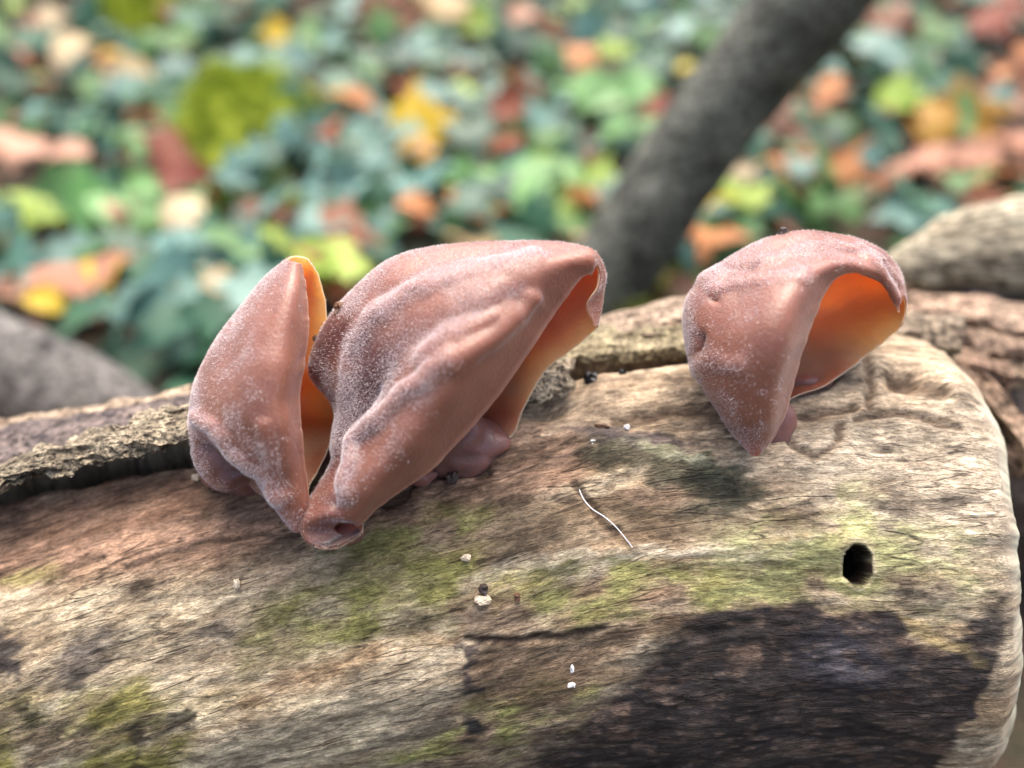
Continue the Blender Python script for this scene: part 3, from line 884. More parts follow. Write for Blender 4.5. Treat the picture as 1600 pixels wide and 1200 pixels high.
build_ear("smallest fungus, a narrow pod-like pink-brown ear folded beside the large ear", A, log_pt(440, 780), seed=3,
          ridges=[([(318, 650), (345, 668), (362, 705), (395, 732), (428, 752), (440, 775)], 9, 0.11, 0.9), ([(412, 670), (420, 705), (430, 735), (440, 770)], 10, 0.06, 0.2), ([(318, 695), (345, 728), (392, 752)], 15, -0.22, -0.3),
                  ([(312, 600), (306, 660)], 10, 0.0, 0.9), ([(455, 410), (400, 465), (340, 550)], 12, 0.0, 0.6)],
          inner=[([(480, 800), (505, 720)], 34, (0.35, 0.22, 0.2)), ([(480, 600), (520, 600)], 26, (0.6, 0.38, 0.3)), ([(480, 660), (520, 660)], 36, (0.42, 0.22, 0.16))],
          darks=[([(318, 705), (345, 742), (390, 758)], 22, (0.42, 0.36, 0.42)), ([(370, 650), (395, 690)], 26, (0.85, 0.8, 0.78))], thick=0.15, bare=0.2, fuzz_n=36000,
          base_blob=[(400, 745, 0.75, 0.35, 0.45, 2), (505, 700, 0.35, 0.5, 0.3, 5)])

# large middle ear
TB = 13.9
Bm = [
 mk((558,822,TB-.24),(550,816,TB-.27),(535,815,TB-.25),(520,824,TB-.22),(527,834,TB-.20),(544,836,TB-.18),(557,827,TB-.18)),
 mk((569,815,TB-.36),(542,808,TB-.52),(505,808,TB-.46),(477,824,TB-.22),(486,848,TB-.26),(520,857,TB-.32),(566,834,TB-.22)),
 mk((585,798,TB-.40),(560,786,TB-.62),(522,786,TB-.45),(484,795,TB-.02),(495,812,TB+.2),(525,815,TB+.2),(572,800,TB+.05)),
 mk((628,764,TB-.42),(592,744,TB-.85),(545,745,TB-.55),(504,756,TB+.10),(520,765,TB+.5),(560,760,TB+.5),(610,752,TB+.3)),
 mk((678,726,TB-.40),(632,692,TB-1.0),(578,688,TB-.50),(528,702,TB+.25),(548,715,TB+.9),(600,718,TB+.9),(662,712,TB+.55)),
 mk((728,676,TB-.36),(672,632,TB-1.1),(606,615,TB-.55),(530,632,TB+.45),(560,655,TB+1.3),(640,675,TB+1.4),(735,692,TB+.75)),
 mk((768,628,TB-.28),(708,578,TB-1.1),(628,556,TB-.62),(490,572,TB+.85),(560,600,TB+1.8),(680,650,TB+1.8),(795,684,TB+.95)),
 mk((802,582,TB-.20),(740,530,TB-1.05),(650,506,TB-.60),(533,484,TB+.75),(600,530,TB+1.9),(720,600,TB+2.0),(818,640,TB+1.05)),
 mk((834,536,TB-.10),(772,488,TB-.92),(690,462,TB-.55),(612,413,TB+.65),(680,470,TB+1.8),(770,550,TB+1.95),(838,602,TB+1.05)),
 mk((862,496,TB-.02),(806,452,TB-.75),(740,430,TB-.42),(708,387,TB+.6),(750,430,TB+1.6),(810,510,TB+1.75),(858,572,TB+1.0)),
 mk((886,462,TB+.06),(842,426,TB-.50),(805,408,TB-.25),(812,385,TB+.55),(830,420,TB+1.35),(860,490,TB+1.45),(890,548,TB+.9)),
 mk((908,434,TB+.12),(882,410,TB-.22),(870,396,TB+.05),(880,385,TB+.5),(895,410,TB+1.05),(905,460,TB+1.15),(918,524,TB+.75)),
 mk((924,426,TB+.20),(922,406,TB+.02),(922,394,TB+.15),(932,398,TB+.45),(942,425,TB+.7),(940,465,TB+.75),(934,510,TB+.6)),
 mk((925,430,TB+.28),(930,418,TB+.2),(934,414,TB+.28),(938,428,TB+.42),(934,450,TB+.38),(918,478,TB+.30),(929,509,TB+.42)),
]
build_ear("largest fungus, a wide wrinkled pink-brown ear with a flared orange-lit mouth", Bm, log_pt(680, 740), seed=13,
          ridges=[([(546, 768), (545, 745), (560, 690), (610, 640), (690, 575), (770, 525), (830, 470)], 12, 0.12, 1.0), ([(543, 755), (558, 692)], 8, 0.04, 0.4), ([(528, 790), (530, 740), (545, 680), (590, 610)], 10, -0.10, 0.2), ([(528, 700), (545, 640), (556, 560), (580, 500), (640, 460), (720, 430), (830, 405)], 12, 0.09, 1.1),
                  ([(560, 640), (640, 540), (720, 500), (800, 460)], 22, -0.10, 0.5), ([(500, 740), (520, 690), (535, 655)], 12, -0.05, 0.2), ([(600, 470), (680, 415), (800, 396)], 12, -0.05, 0.2),
                  ([(660, 560), (700, 520), (770, 490)], 12, 0.05, 0.8), ([(612, 413), (533, 484)], 14, 0.0, 0.8)],
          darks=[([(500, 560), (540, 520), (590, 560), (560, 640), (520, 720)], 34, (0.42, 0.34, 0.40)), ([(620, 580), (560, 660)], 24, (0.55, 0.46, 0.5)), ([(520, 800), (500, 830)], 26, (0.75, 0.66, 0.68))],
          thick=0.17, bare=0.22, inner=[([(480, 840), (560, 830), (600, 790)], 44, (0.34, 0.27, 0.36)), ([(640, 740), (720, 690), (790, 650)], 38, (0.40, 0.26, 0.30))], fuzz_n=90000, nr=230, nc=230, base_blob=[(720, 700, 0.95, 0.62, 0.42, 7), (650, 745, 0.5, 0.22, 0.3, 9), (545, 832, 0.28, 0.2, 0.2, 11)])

# right hood-shaped ear
TC = 14.45
Cm = [
 mk((1192,700,TC-.25),(1188,706,TC-.30),(1183,711,TC-.28),(1175,709,TC-.15),(1178,700,TC-.02),(1192,694,TC+.05),(1202,690,TC+.02)),
 mk((1210,676,TC-.42),(1193,678,TC-.62),(1172,684,TC-.50),(1150,676,TC-.10),(1160,662,TC+.2),(1185,660,TC+.3),(1212,662,TC+.1)),
 mk((1226,640,TC-.60),(1196,646,TC-1.0),(1156,650,TC-.75),(1120,630,TC-.05),(1140,620,TC+.7),(1190,625,TC+.8),(1232,625,TC+.45)),
 mk((1238,592,TC-.72),(1198,602,TC-1.3),(1140,606,TC-.9),(1090,580,TC+.05),(1120,580,TC+1.2),(1205,590,TC+1.4),(1290,602,TC+.7)),
 mk((1252,546,TC-.80),(1206,558,TC-1.5),(1138,558,TC-1.0),(1074,524,TC+.1),(1110,530,TC+1.5),(1220,556,TC+1.8),(1332,574,TC+.9)),
 mk((1268,504,TC-.82),(1218,514,TC-1.55),(1148,508,TC-1.0),(1078,470,TC+.15),(1130,480,TC+1.7),(1250,520,TC+2.1),(1350,558,TC+1.0)),
 mk((1285,464,TC-.78),(1236,470,TC-1.45),(1176,458,TC-.9),(1116,424,TC+.2),(1180,440,TC+1.7),(1285,490,TC+2.1),(1366,546,TC+1.0)),
 mk((1306,434,TC-.62),(1262,432,TC-1.2),(1216,415,TC-.7),(1184,384,TC+.25),(1240,410,TC+1.5),(1325,470,TC+1.8),(1382,534,TC+.9)),
 mk((1336,424,TC-.42),(1302,412,TC-.85),(1268,395,TC-.4),(1258,367,TC+.3),(1310,400,TC+1.25),(1362,460,TC+1.45),(1394,522,TC+.75)),
 mk((1362,434,TC-.18),(1345,416,TC-.45),(1328,398,TC-.12),(1335,376,TC+.35),(1366,410,TC+.95),(1392,460,TC+1.05),(1402,514,TC+.6)),
 mk((1384,450,TC+.02),(1378,430,TC-.12),(1374,412,TC+.1),(1390,408,TC+.4),(1404,432,TC+.7),(1411,466,TC+.75),(1407,509,TC+.5)),
 mk((1403,487,TC+.2),(1404,475,TC+.16),(1406,465,TC+.22),(1410,463,TC+.35),(1413,474,TC+.45),(1413,489,TC+.48),(1410,505,TC+.45)),
]
build_ear("hood-shaped amber fungus with a pointed drooping tip, standing alone near the log's rounded end", Cm, log_pt(1240, 640), seed=23,
          ridges=[([(1100, 440), (1180, 415), (1260, 395)], 10, 0.06, 0.9), ([(1115, 450), (1200, 440), (1255, 432)], 9, 0.05, 0.8), ([(1135, 425), (1175, 420)], 7, -0.09, -0.5),
                  ([(1100, 530), (1102, 545)], 8, -0.10, -0.4), ([(1118, 472), (1122, 474)], 7, -0.06, -0.3), ([(1082, 470), (1080, 540)], 12, 0.0, 0.9), ([(1090, 575), (1120, 560), (1160, 570)], 14, 0.05, 0.5), ([(1190, 385), (1110, 430)], 12, 0.0, 0.7),
                  ([(1270, 394), (1325, 390), (1365, 408)], 6, 0.05, 0.6), ([(1335, 385), (1375, 405), (1400, 440)], 4, 0.035, 0.5), ([(1350, 395), (1382, 418), (1404, 455)], 4, -0.03, 0.0), ([(1345, 402), (1378, 425), (1402, 468)], 4, 0.035, 0.4), ([(1290, 385), (1340, 390), (1370, 408)], 5, 0.03, 0.5)],
          darks=[([(1098, 525), (1106, 550)], 10, (0.7, 0.6, 0.55))], thick=0.13, bare=0.17, fuzz_n=38000, rim_wave=0.012,
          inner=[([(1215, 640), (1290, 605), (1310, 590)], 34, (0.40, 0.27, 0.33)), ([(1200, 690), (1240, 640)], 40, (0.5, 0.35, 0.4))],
          base_blob=[(1262, 598, 0.42, 0.2, 0.25, 13), (1212, 662, 0.30, 0.48, 0.22, 17)])

# ------------------------------------------------------------------ crumbs, grains and a hair
def lump(name, c, r, mat, label, cat, seed, stretch=(1, 1, 1), group=None):
    th_ = np.linspace(0, 2 * np.pi, 14, endpoint=False); ps = np.linspace(-np.pi / 2, np.pi / 2, 9)
    T, PS = np.meshgrid(th_, ps)
    D3 = np.stack([np.cos(PS) * np.cos(T), np.cos(PS) * np.sin(T), np.sin(PS)], -1)
    D3 = np.sign(D3) * np.abs(D3) ** 0.7
    D3 = D3 * (1 + 0.35 * fbm(D3 * 1.7 + seed * 3.1, 3, seed))[..., None]
    B = (CX * D3[..., 0:1] * stretch[0] + CU * D3[..., 1:2] * stretch[1] + CD * D3[..., 2:3] * stretch[2]) * r + c
    return tag(mesh_obj(name, B.reshape(-1, 3), grid_faces(9, 14, True), mat, smooth_sh=False), label, cat, group)

CR_BROWN = plain_material("brown_crumb", (0.13, 0.06, 0.03))
CR_DARK = plain_material("dark_crumb", (0.045, 0.03, 0.025))
CR_PALE = plain_material("pale_crumb", (0.70, 0.58, 0.42))
CR_WHITE = plain_material("white_crumb", (0.82, 0.82, 0.84), 0.35)
CR_PURPLE = jelly_material("young_jelly", (0.20, 0.11, 0.13), (0.30, 0.17, 0.18), 0.0, rough=0.3)
lump("bark_crumb", unproj(535, 484, TB + 0.62), 0.13, CR_BROWN, "brown bark crumb on the upper left edge of the largest fungus", "crumb", 1, (1.2, 0.9, 1))
lump("bark_crumb", unproj(494, 529, TA + 0.92), 0.055, CR_BROWN, "tiny brown crumb in the mouth of the narrow pod-like fungus", "crumb", 2)
lump("bark_crumb", unproj(1224, 367, TC + 0.22), 0.12, CR_DARK, "dark splinter standing on top of the hood-shaped fungus", "crumb", 3, (0.7, 1.2, 0.8))
lump("bark_crumb", unproj(704, 409, TB + 0.30), 0.035, CR_DARK, "dark speck on the crest of the largest fungus", "crumb", 4, (1.4, .8, 1), )
lump("bark_crumb", log_pt(706, 748, 0.05), 0.11, CR_DARK, "dark crumb in the crack below the largest fungus", "crumb", 5)
lump("young_fungus", log_pt(922, 592, 0.06), 0.13, CR_PURPLE, "small purple fungus bud under the bark between the two bigger fungi, the larger one", "fungus", 6)
lump("young_fungus", log_pt(972, 585, 0.05), 0.09, CR_PURPLE, "tiny purple fungus bud under the bark, smaller than its neighbour", "fungus", 7)
lump("grain", log_pt(928, 691, 0.06), 0.06, CR_WHITE, "white grain on the wood left of the dark knot", "crumb", 8, (1.2, .8, 1))
lump("grain", log_pt(979, 667, 0.05), 0.05, CR_WHITE, "white grain on the upper rim of the dark knot", "crumb", 9)
lump("wood_splinter", log_pt(941, 666, 0.05), 0.08, CR_BROWN, "short brown splinter between two white grains", "crumb", 10, (1.5, .6, .8))
lump("grain", log_pt(728, 872, 0.05), 0.07, CR_PALE, "cream oval grain alone on the greenish wood", "crumb", 11, (1.2, .8, 1))
lump("wood_crumb", log_pt(753, 937, 0.05), 0.095, CR_PALE, "pale square wood crumb below a dark crumb", "crumb", 12, (1.3, .8, 1))
lump("wood_crumb", log_pt(755, 920, 0.05), 0.08, CR_DARK, "dark crumb touching a pale square wood crumb", "crumb", 13)
lump("wood_crumb", log_pt(808, 933, 0.05), 0.06, CR_BROWN, "brown crumb on the wood right of the pale square crumb", "crumb", 14, (.8, 1.2, 1))
lump("grain", log_pt(894, 1045, 0.05), 0.055, CR_WHITE, "upper glinting white speck on the brown patch of the log", "crumb", 15, (.6, 1.2, 1))
lump("grain", log_pt(893, 1070, 0.05), 0.055, CR_WHITE, "lower glinting white speck on the brown patch of the log", "crumb", 16, (1.2, .7, 1))
lump("wood_crumb", log_pt(306, 746, 0.15), 0.06, CR_PALE, "pale crumb in the shade below the flake beside the pod-like fungus", "crumb", 17)
lump("wood_crumb", log_pt(370, 912, 0.05), 0.07, CR_PALE, "small tan crumb on the reddish wood below the pod-like fungus", "crumb", 18, (.8, 1.2, 1))
hp = np.array([log_pt(a, b, l_) for a, b, l_ in ((905, 765, .08), (912, 780, .12), (925, 795, .16), (945, 808, .16), (962, 823, .15), (978, 842, .12), (990, 858, .08))])
Vh, Fh = tube(crom(hp, 40), 0.010, 6)
HAIRM = Mat("white_hair"); HAIRM.base((0.85, 0.84, 0.88)); set_in(HAIRM.p, Roughness=0.35)
tag(mesh_obj("hair", Vh, Fh, HAIRM.m), "fine white hair lying across the wood below the dark knot", "hair")

# ------------------------------------------------------------------ background plants and leaves
def leaf_mesh(name, half, mats, fold=0.22, curl=0.12, seed=0, wav=0.05):
    half = np.asarray(crom(half, 2 * len(half) - 1) if False else half, float)
    n = len(half)
    sp = np.stack([np.zeros(n), np.clip(half[:, 1], 0.02, 1), np.zeros(n)], 1)
    rng = np.random.default_rng(seed)
    def zz(x, y): return fold * np.abs(x) - curl * (y - 0.45) ** 2 * 2
    V = []
    for s in (-1, 1):
        V.append(np.stack([s * half[:, 0], half[:, 1], zz(half[:, 0], half[:, 1]) + rng.normal(0, wav, n)], 1))
    sp[:, 2] = zz(0, sp[:, 1])
    V = np.vstack([sp, V[0], V[1]])
    F = []
    for i in range(n - 1):
        F.append([i, i + 1, n + i + 1, n + i]); F.append([i + 1, i, 2 * n + i, 2 * n + i + 1])
    V[:, 1] -= 0.45
    return mesh_data(name, V, F, mats)

IVY = [(0.0, 0.0), (0.18, -0.14), (0.40, -0.16), (0.56, 0.06), (0.36, 0.24), (0.46, 0.40), (0.40, 0.56), (0.22, 0.58), (0.12, 0.80), (0.0, 1.0)]
OVAL = [(0.0, 0.0), (0.16, 0.06), (0.30, 0.24), (0.35, 0.46), (0.29, 0.68), (0.16, 0.88), (0.0, 1.0)]
MAPLE = [(0.0, 0.0), (0.22, -0.10), (0.36, -0.02), (0.58, 0.10), (0.44, 0.26), (0.66, 0.52), (0.40, 0.50), (0.32, 0.64), (0.18, 0.62), (0.10, 0.85), (0.0, 1.0)]

ivm = [leaf_material("ivy_blue_green", (0.06, 0.15, 0.125), (0.14, 0.27, 0.225), 0.42, 0.4, 0.15),
       leaf_material("ivy_deep_green", (0.012, 0.05, 0.03), (0.045, 0.13, 0.07), 0.45, 0.4, 0.12),
       leaf_material("ivy_mid_green", (0.05, 0.13, 0.04), (0.13, 0.26, 0.08), 0.45, 0.4, 0.2)]
dead = {"brown": leaf_material("dead_leaf_brown", (0.12, 0.055, 0.03), (0.30, 0.14, 0.085), 0.6, 0.3, 0.2),
        "red": leaf_material("dead_leaf_red", (0.20, 0.05, 0.03), (0.36, 0.12, 0.06), 0.55, 0.3, 0.25),
        "orange": leaf_material("dead_leaf_orange", (0.42, 0.16, 0.05), (0.62, 0.28, 0.12), 0.55, 0.3, 0.25),
        "salmon": leaf_material("dead_leaf_salmon", (0.40, 0.19, 0.12), (0.58, 0.33, 0.23), 0.55, 0.3, 0.25),
        "yellow": leaf_material("dead_leaf_yellow", (0.60, 0.40, 0.02), (0.72, 0.56, 0.06), 0.5, 0.35, 0.3),
        "cream": leaf_material("dead_leaf_cream", (0.52, 0.38, 0.20), (0.70, 0.56, 0.36), 0.55, 0.3, 0.3),
        "lime": leaf_material("leaf_lime", (0.24, 0.38, 0.04), (0.42, 0.54, 0.10), 0.45, 0.4, 0.3),
        "green": leaf_material("leaf_pale_green", (0.12, 0.30, 0.08), (0.26, 0.46, 0.18), 0.42, 0.45, 0.3),
        "ochre": leaf_material("dead_leaf_ochre", (0.34, 0.17, 0.02), (0.52, 0.30, 0.05), 0.55, 0.3, 0.25)}
ivy_me = [[leaf_mesh("ivy_leaf", IVY, [m], 0.2, 0.15, 10 * i + j) for j in range(2)] for i, m in enumerate(ivm)]
leaf_me = {}
for k_, m_ in dead.items():
    leaf_me[k_] = [leaf_mesh("leaf", OVAL, [m_], 0.35, 0.3, 5, 0.03), leaf_mesh("leaf", MAPLE, [m_], 0.2, 0.35, 6, 0.05)]

def orient(nrm, spin, tilt, tdir):
    z = Vector(nrm).normalized()
    q = z.to_track_quat('Z', 'Y').to_matrix()
    r = Matrix.Rotation(tdir, 3, 'Z') @ Matrix.Rotation(tilt, 3, 'X') @ Matrix.Rotation(spin, 3, 'Z')
    return (q @ r).to_euler()

def g_normal(p):
    e = 1.0
    zx = terrain(np.array([p[0] + e]), np.array([p[1]]))[0] - terrain(np.array([p[0] - e]), np.array([p[1]]))[0]
    zy = terrain(np.array([p[0]]), np.array([p[1] + e]))[0] - terrain(np.array([p[0]]), np.array([p[1] - e]))[0]
    return np.array([-zx / 2, -zy / 2, 1.0])

def put_leaf(name, me, p, size, nrm, rng, parent=None, tilt=None):
    o = bpy.data.objects.new(name, me)
    pos = np.asarray(p, float)
    if parent is not None:
        pos = pos - np.array(parent.location) / S
    o.location = Vector(pos * S)
    o.rotation_euler = orient(nrm, rng.uniform(0, 6.28), rng.uniform(0, 0.6) if tilt is None else tilt, rng.uniform(0, 6.28))
    o.scale = (size, size, size)
    return link(o, parent)

rng = random.Random(7)
# moss cushions
MOSS = Mat("moss"); v_ = MOSS.coord((100, 100, 100)); nn_ = MOSS.noise(v_, 0.55, 5, 0.7)
MOSS.base(MOSS.ramp(nn_, [(0.35, (0.06, 0.12, 0.01)), (0.52, (0.42, 0.50, 0.04)), (0.68, (0.70, 0.74, 0.12))])); set_in(MOSS.p, Roughness=0.9)
MOSS.l(MOSS.bump(nn_, 0.004, 1.0), MOSS.p.inputs["Normal"]); MOSS = MOSS.m
MOSSES = []
def moss(px, py, rx, ry, h, label, seed, n=9000):
    c, t = ground_hit(px, py)
    th_ = np.linspace(0, 2 * np.pi, 60, endpoint=False); rr = np.linspace(0, 1, 22)
    RR, T = np.meshgrid(rr, th_, indexing='ij')
    x = c[0] + rx * RR * np.cos(T); y = c[1] + ry * RR * np.sin(T)
    z = terrain(x, y) - 0.4 + h * np.sqrt(np.clip(1 - RR ** 2, 0, 1))
    P = np.stack([x, y, z], -1)
    P = P + 1.5 * fbm(P * 0.42, 4, seed)[..., None] * np.array([0.5, 0.5, 1]) * (0.3 + 0.7 * RR[..., None])
    MOSSES.append((c, (rx, ry)))
    root = empty("moss_cushion", c); tag(root, label, "moss")
    mesh_obj("cushion", P.reshape(-1, 3), grid_faces(22, 60, True), MOSS, parent=root)
    r2 = np.random.default_rng(seed)
    pk = r2.integers(0, 22 * 60, n); b = P.reshape(-1, 3)[pk] + r2.normal(0, 0.25, (n, 3)) * np.array([1, 1, 0.2])
    d3 = r2.normal(size=(n, 3)) * 0.6 + np.array([0, 0, 1]); d3 /= np.linalg.norm(d3, axis=1, keepdims=True)
    s3 = np.cross(d3, r2.normal(size=(n, 3))); s3 /= np.linalg.norm(s3, axis=1, keepdims=True)
    HV = np.stack([b - s3 * 0.09, b + s3 * 0.09, b + d3 * r2.uniform(0.4, 1.3, (n, 1))], 1).reshape(-1, 3)
    f = mesh_obj("moss_shoots", HV, np.arange(3 * n).reshape(-1, 3), MOSS, parent=root, smooth_sh=False); f["kind"] = "stuff"
moss(385, 240, 5.0, 7.0, 4.6, "large yellow-green moss cushion among the ivy left of the yellow leaf", 3)
moss(225, 50, 3.6, 5.0, 4.2, "smaller moss cushion farther back among the ivy, above the large one", 4)
moss(950, 488, 1.7, 2.6, 3.4, "small vivid green moss tuft at the foot of the leaning stem", 5)

# single leaves that stand out in the photograph
special = [
 (672, 252, 6.2, "yellow", 1, "bright yellow lobed leaf lying on the ivy"), (655, 300, 4.0, "ochre", 0, "ochre leaf partly under the bright yellow leaf"),
 (150, 508, 5.2, "salmon", 1, "pale orange lobed leaf beside the grey dead branch"), (92, 542, 2.6, "yellow", 0, "small yellow leaf under the pale orange lobed leaf"),
 (300, 402, 4.0, "cream", 0, "cream leaf behind the narrow pod-like fungus"), (205, 402, 3.6, "salmon", 0, "pinkish leaf next to the cream leaf"),
 (280, 312, 4.6, "red", 1, "dark red-brown lobed leaf below the moss"), (305, 350, 4.6, "red", 0, "red-brown oval leaf touching the dark lobed leaf"),
 (45, 295, 4.0, "salmon", 1, "large salmon leaf at the edge of the ivy"), (120, 302, 4.0, "salmon", 0, "smaller salmon leaf next to the large one"),
 (130, 128, 6.0, "cream", 0, "pale cream leaf standing among dark ivy"), (215, 168, 4.6, "cream", 0, "cream leaf hanging just below the pale cream one"),
 (652, 386, 2.8, "orange", 0, "small orange leaf behind the crest of the largest fungus"), (555, 432, 4.4, "brown", 1, "brown leaf seen between the two left fungi"),
 (618, 58, 6.0, "brown", 1, "dark brown lobed leaf far back in the ivy"), (690, 62, 5.6, "cream", 1, "pale yellow leaf far back beside the dark brown one"),
 (742, 82, 4.6, "lime", 0, "yellow-green leaf far back beside the pale yellow one"), (792, 218, 5.2, "red", 1, "red-brown leaf beside the bright yellow leaf"),
 (905, 142, 4.4, "orange", 0, "orange leaf left of the leaning stem"), (812, 75, 4.2, "salmon", 0, "salmon leaf far back in the ivy"),
 (1268, 318, 5.6, "orange", 1, "orange-yellow lobed leaf behind the hood-shaped fungus"), (1235, 305, 3.0, "salmon", 0, "pale salmon leaf overlapping the orange-yellow lobed leaf"),
 (1300, 195, 4.8, "orange", 0, "orange leaf right of the leaning stem"), (1402, 212, 5.0, "lime", 1, "yellowish green leaf right of the leaning stem"),
 (1508, 238, 6.0, "ochre", 1, "ochre lobed leaf above the pale split log"), (1440, 252, 5.2, "ochre", 0, "dull ochre leaf beside the ochre lobed leaf"),
 (1545, 85, 5.4, "red", 1, "reddish-brown leaf far back on the bare litter"), (1505, 305, 4.0, "salmon", 0, "pinkish-brown leaf lying behind the split log"), (1440, 318, 3.6, "salmon", 1, "pinkish lobed leaf beside the tapered end of the split log"),
 (1572, 285, 3.6, "salmon", 1, "pinkish-brown lobed leaf just above the split log"), (402, 8, 6.0, "cream", 1, "cream leaf at the back of the ivy"), (560, 212, 3.6, "orange", 0, "small orange leaf right of the large moss cushion"),
 (455, 200, 3.0, "orange", 0, "tiny orange leaf on the rim of the large moss cushion"), (1588, 690, 3.5, "red", 0, "dark red leaf in the gap between the two logs"),
]
for (px, py, sz, kind, shp, lab) in special:
    p, t = ground_hit(px, py)
    n = g_normal(p)
    p = p + np.array([0, 0, 2.6])
    r_ = CAM - p; r_ /= np.linalg.norm(r_)
    o = put_leaf("fallen_leaf", leaf_me[kind][shp], p, sz * 0.85, n / np.linalg.norm(n) + 0.5 * r_, rng, tilt=rng.uniform(0, 0.35))
    tag(o, lab, "leaf", "single fallen leaves")

# brown litter, mostly to the right
litter = []
for i in range(250):
    if i < 110:
        px, py = rng.uniform(1180, 1620), rng.uniform(-20, 330)
    else:
        px, py = rng.uniform(-20, 1180), rng.uniform(-20, 520)
    p, t = ground_hit(px, py)
    kind = rng.choice(["brown", "brown", "salmon", "red", "brown", "orange"] if i < 110 else ["brown", "red", "orange", "salmon", "ochre", "yellow", "lime", "green", "cream", "lime"])
    o = put_leaf("fallen_leaf", leaf_me[kind][rng.randint(0, 1)], p + np.array([0, 0, rng.uniform(0.3, 1.6) if i < 110 else rng.uniform(1.0, 2.8)]), rng.uniform(2.2, 4.4) * (1 if i < 110 else 0.75), g_normal(p), rng)
    lab = {"brown": "dull brown fallen leaf in the litter", "salmon": "faded pinkish fallen leaf in the litter", "red": "russet fallen leaf in the litter", "orange": "plain orange fallen leaf in the litter", "ochre": "plain ochre fallen leaf in the litter",
           "yellow": "small yellow leaf scattered among the ivy", "lime": "small yellow-green leaf scattered among the ivy", "green": "small light green leaf scattered among the ivy", "cream": "small cream leaf scattered among the ivy"}[kind]
    tag(o, lab, "leaf", "fallen leaves in the litter")

# ivy: plants with their own leaves
STEM = plain_material("ivy_stem", (0.10, 0.07, 0.04))
def ivy_plant(px, py, count, spread, label):
    c, t = ground_hit(px, py)
    root = empty("ivy_plant", c)
    tag(root, "blue-green trailing " + label, "ivy", "ivy plants on the ground")
    a = rng.uniform(0, 6.28)
    ss = np.linspace(-1, 1, 14)
    x = c[0] + ss * spread * math.cos(a) * 0.9; y = c[1] + ss * spread * math.sin(a) * 0.9 + np.sin(ss * 4) * 0.8
    st = np.stack([x, y, terrain(x, y) + 0.5], 1)
    Vs, Fs = tube(st, 0.16, 6)
    mesh_obj("stem", Vs, Fs, STEM, parent=root)
    for k in range(int(count * 1.6)):
        rr = spread * math.sqrt(rng.random()); th = rng.uniform(0, 6.28)
        x, y = c[0] + rr * math.cos(th), c[1] + rr * math.sin(th)
        z = terrain(np.array([x]), np.array([y]))[0] + rng.uniform(0.6, 3.0)
        p = np.array([x, y, z])
        if any(((x - mc[0]) / (mr[0] * 0.62)) ** 2 + ((y - mc[1]) / (mr[1] * 0.5)) ** 2 < 1 for mc, mr in MOSSES):
            continue
        me = ivy_me[rng.choice([0, 0, 0, 1, 1, 1, 2, 2])][rng.randint(0, 1)]
        put_leaf("leaf", me, p, rng.uniform(1.9, 3.6), g_normal(p) + np.array([0, -0.35, 0]), rng, parent=root, tilt=rng.uniform(0, 0.75))
spots = [
 (60, 60, 14, 9, "ivy far back beside the smaller moss cushion"), (330, 100, 12, 8, "ivy between the two moss cushions"), (480, 60, 13, 9, "ivy far back above the large moss cushion"),
 (600, 150, 14, 8, "ivy behind the bright yellow lobed leaf"), (760, 140, 12, 8, "ivy behind the red-brown leaf next to the yellow one"), (880, 60, 13, 9, "ivy far back left of the leaning stem's upper part"),
 (1000, 60, 11, 8, "ivy touching the upper left side of the leaning stem"), (60, 200, 13, 7, "ivy around the large salmon leaf"), (200, 240, 12, 6, "dark ivy below the hanging cream leaf"),
 (520, 270, 14, 7, "ivy between the large moss cushion and the yellow leaf"), (740, 300, 9, 6, "ivy under the pale green broad-leaved plant"), (880, 240, 12, 7, "ivy below the bright green plant by the stem"),
 (420, 290, 11, 5, "ivy at the front foot of the large moss cushion"), (60, 400, 9, 5, "ivy in front of the yellow-green young plant"), (250, 470, 13, 5, "ivy between the pale orange leaf and the pod-like fungus"),
 (330, 530, 11, 4, "ivy just behind the bark flake and pod-like fungus"), (30, 470, 8, 4, "ivy just behind the grey dead branch"), (600, 340, 12, 5, "ivy behind the rising back of the largest fungus"),
 (850, 370, 10, 5, "ivy behind the flared mouth of the largest fungus"), (1340, 120, 13, 8, "ivy right of the leaning stem beside brown litter"), (1260, 230, 10, 6, "ivy around the orange leaf right of the stem"),
 (1180, 320, 11, 5, "ivy left of the orange-yellow lobed leaf"), (1370, 360, 11, 5, "ivy between the hood-shaped fungus and the split log"), (1420, 180, 8, 7, "ivy around the yellowish green leaf by brown litter"),
 (1070, 390, 9, 4, "ivy at the right foot of the leaning stem"), (1090, 60, 8, 9, "ivy half hidden behind the leaning stem"), (430, 420, 9, 4, "ivy behind the tip of the pod-like fungus"),
 (1440, 40, 8, 9, "ivy far back amid the brown litter"), (700, 30, 10, 9, "ivy far back around the pale yellow leaf"), (200, 330, 8, 5, "ivy under the wide pale green young plant")]
for s_ in spots:
    ivy_plant(*s_)
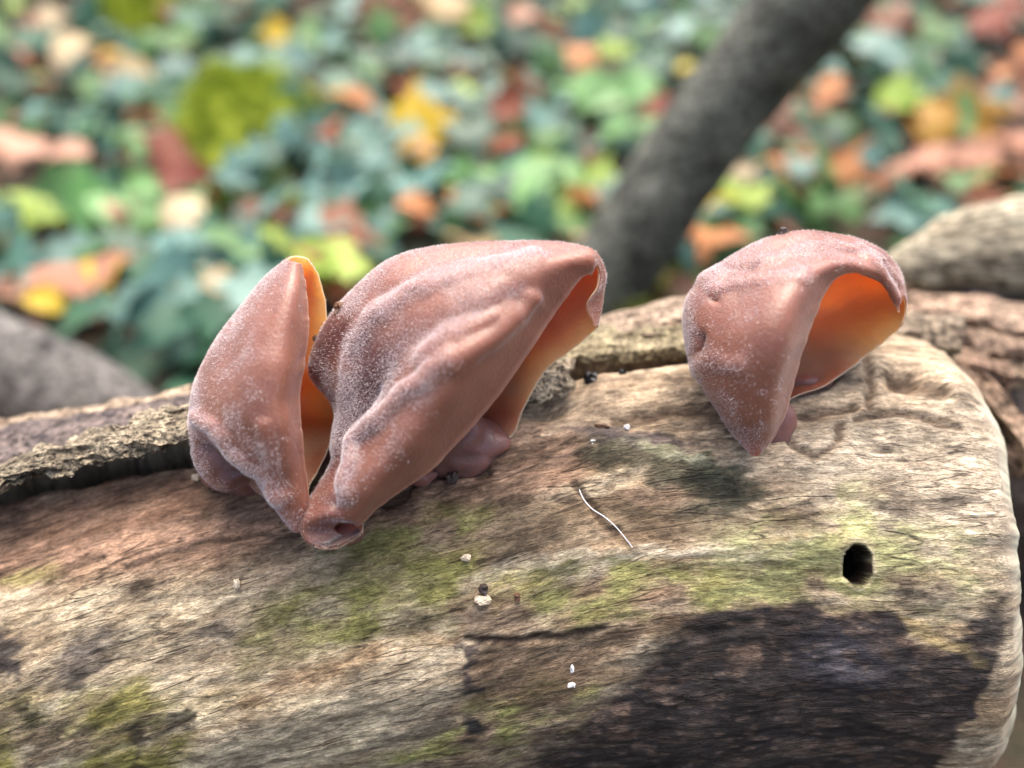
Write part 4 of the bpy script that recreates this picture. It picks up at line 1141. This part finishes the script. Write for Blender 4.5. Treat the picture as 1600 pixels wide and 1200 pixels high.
# leaves too many and too hidden to count: undergrowth below the ivy
UV_, UF_ = [], []
tmpl = np.array([[-.0, 0, 0], [.5, .1, .08], [.4, .55, .05], [0, 1, -.1], [-.4, .55, .05], [-.5, .1, .08]])
r3 = np.random.default_rng(5)
k = 0
for i in range(5200):
    x, y = r3.uniform(-95, 95), r3.uniform(14, 175)
    s = r3.uniform(1.5, 3.6)
    a, b_ = r3.uniform(0, 6.28), r3.uniform(-.7, .7)
    R_ = np.array(Matrix.Rotation(a, 3, 'Z') @ Matrix.Rotation(b_, 3, 'X'))
    z = float(terrain(np.array([x]), np.array([y]))[0]) + r3.uniform(0.1, 1.1)
    UV_.append((tmpl * s) @ R_.T + np.array([x, y, z]))
    UF_ += [[k, k + 1, k + 2, k + 3], [k, k + 3, k + 4, k + 5]]
    k += 6
ug = mesh_obj("undergrowth", np.vstack(UV_), np.array(UF_), [ivm[1], ivm[2], dead["brown"]], mat_idx=np.repeat(r3.choice([0, 0, 0, 0, 0, 1, 2], 5200), 2))
tag(ug, "dense small leaves of ground cover beneath the ivy", "ground cover", kind="stuff")

# pale green seedlings
def seedling(px, py, kind, sizes, lift, label):
    c, t = ground_hit(px, py)
    root = empty("seedling", c); tag(root, label, "plant", "young plants among the ivy")
    top = c + np.array([0, 0, lift])
    Vs, Fs = tube(np.linspace(c - np.array([0, 0, .3]), top, 5), 0.12, 6)
    mesh_obj("stem", Vs, Fs, dead["lime"], parent=root)
    r_ = CAM - top; r_ /= np.linalg.norm(r_)
    for i, s in enumerate(sizes):
        a = 6.28 * i / len(sizes) + rng.uniform(-.3, .3)
        put_leaf("leaf", leaf_me[kind][0 if i % 2 else 1], top + np.array([math.cos(a), math.sin(a), 0]) * s * 0.42, s, np.array([0, 0, 1]) + 0.6 * r_, rng, parent=root, tilt=0.2)
seedling(215, 365, "green", [4.6, 4.4, 4.2, 3.8], 2.0, "young plant with wide pale green leaves in front of the salmon leaves")
seedling(40, 370, "lime", [3.4, 3.0, 3.0], 1.6, "young plant with yellow-green leaves at the edge of the ivy")
seedling(425, 420, "lime", [2.8, 2.6, 2.4], 1.8, "small yellow-green plant just behind the pod-like fungus")
seedling(505, 470, "lime", [2.8, 2.6, 2.6], 2.2, "lime green plant seen in the gap between the two left fungi")
seedling(760, 345, "green", [5.4, 4.4, 4.2], 2.0, "pale green broad-leaved plant behind the largest fungus")
seedling(860, 320, "lime", [4.0, 3.2, 3.0], 2.0, "yellowish plant beside the foot of the leaning stem")
seedling(940, 190, "green", [4.8, 4.4, 4.0, 4.2], 2.2, "bright green plant to the left of the leaning stem's middle")
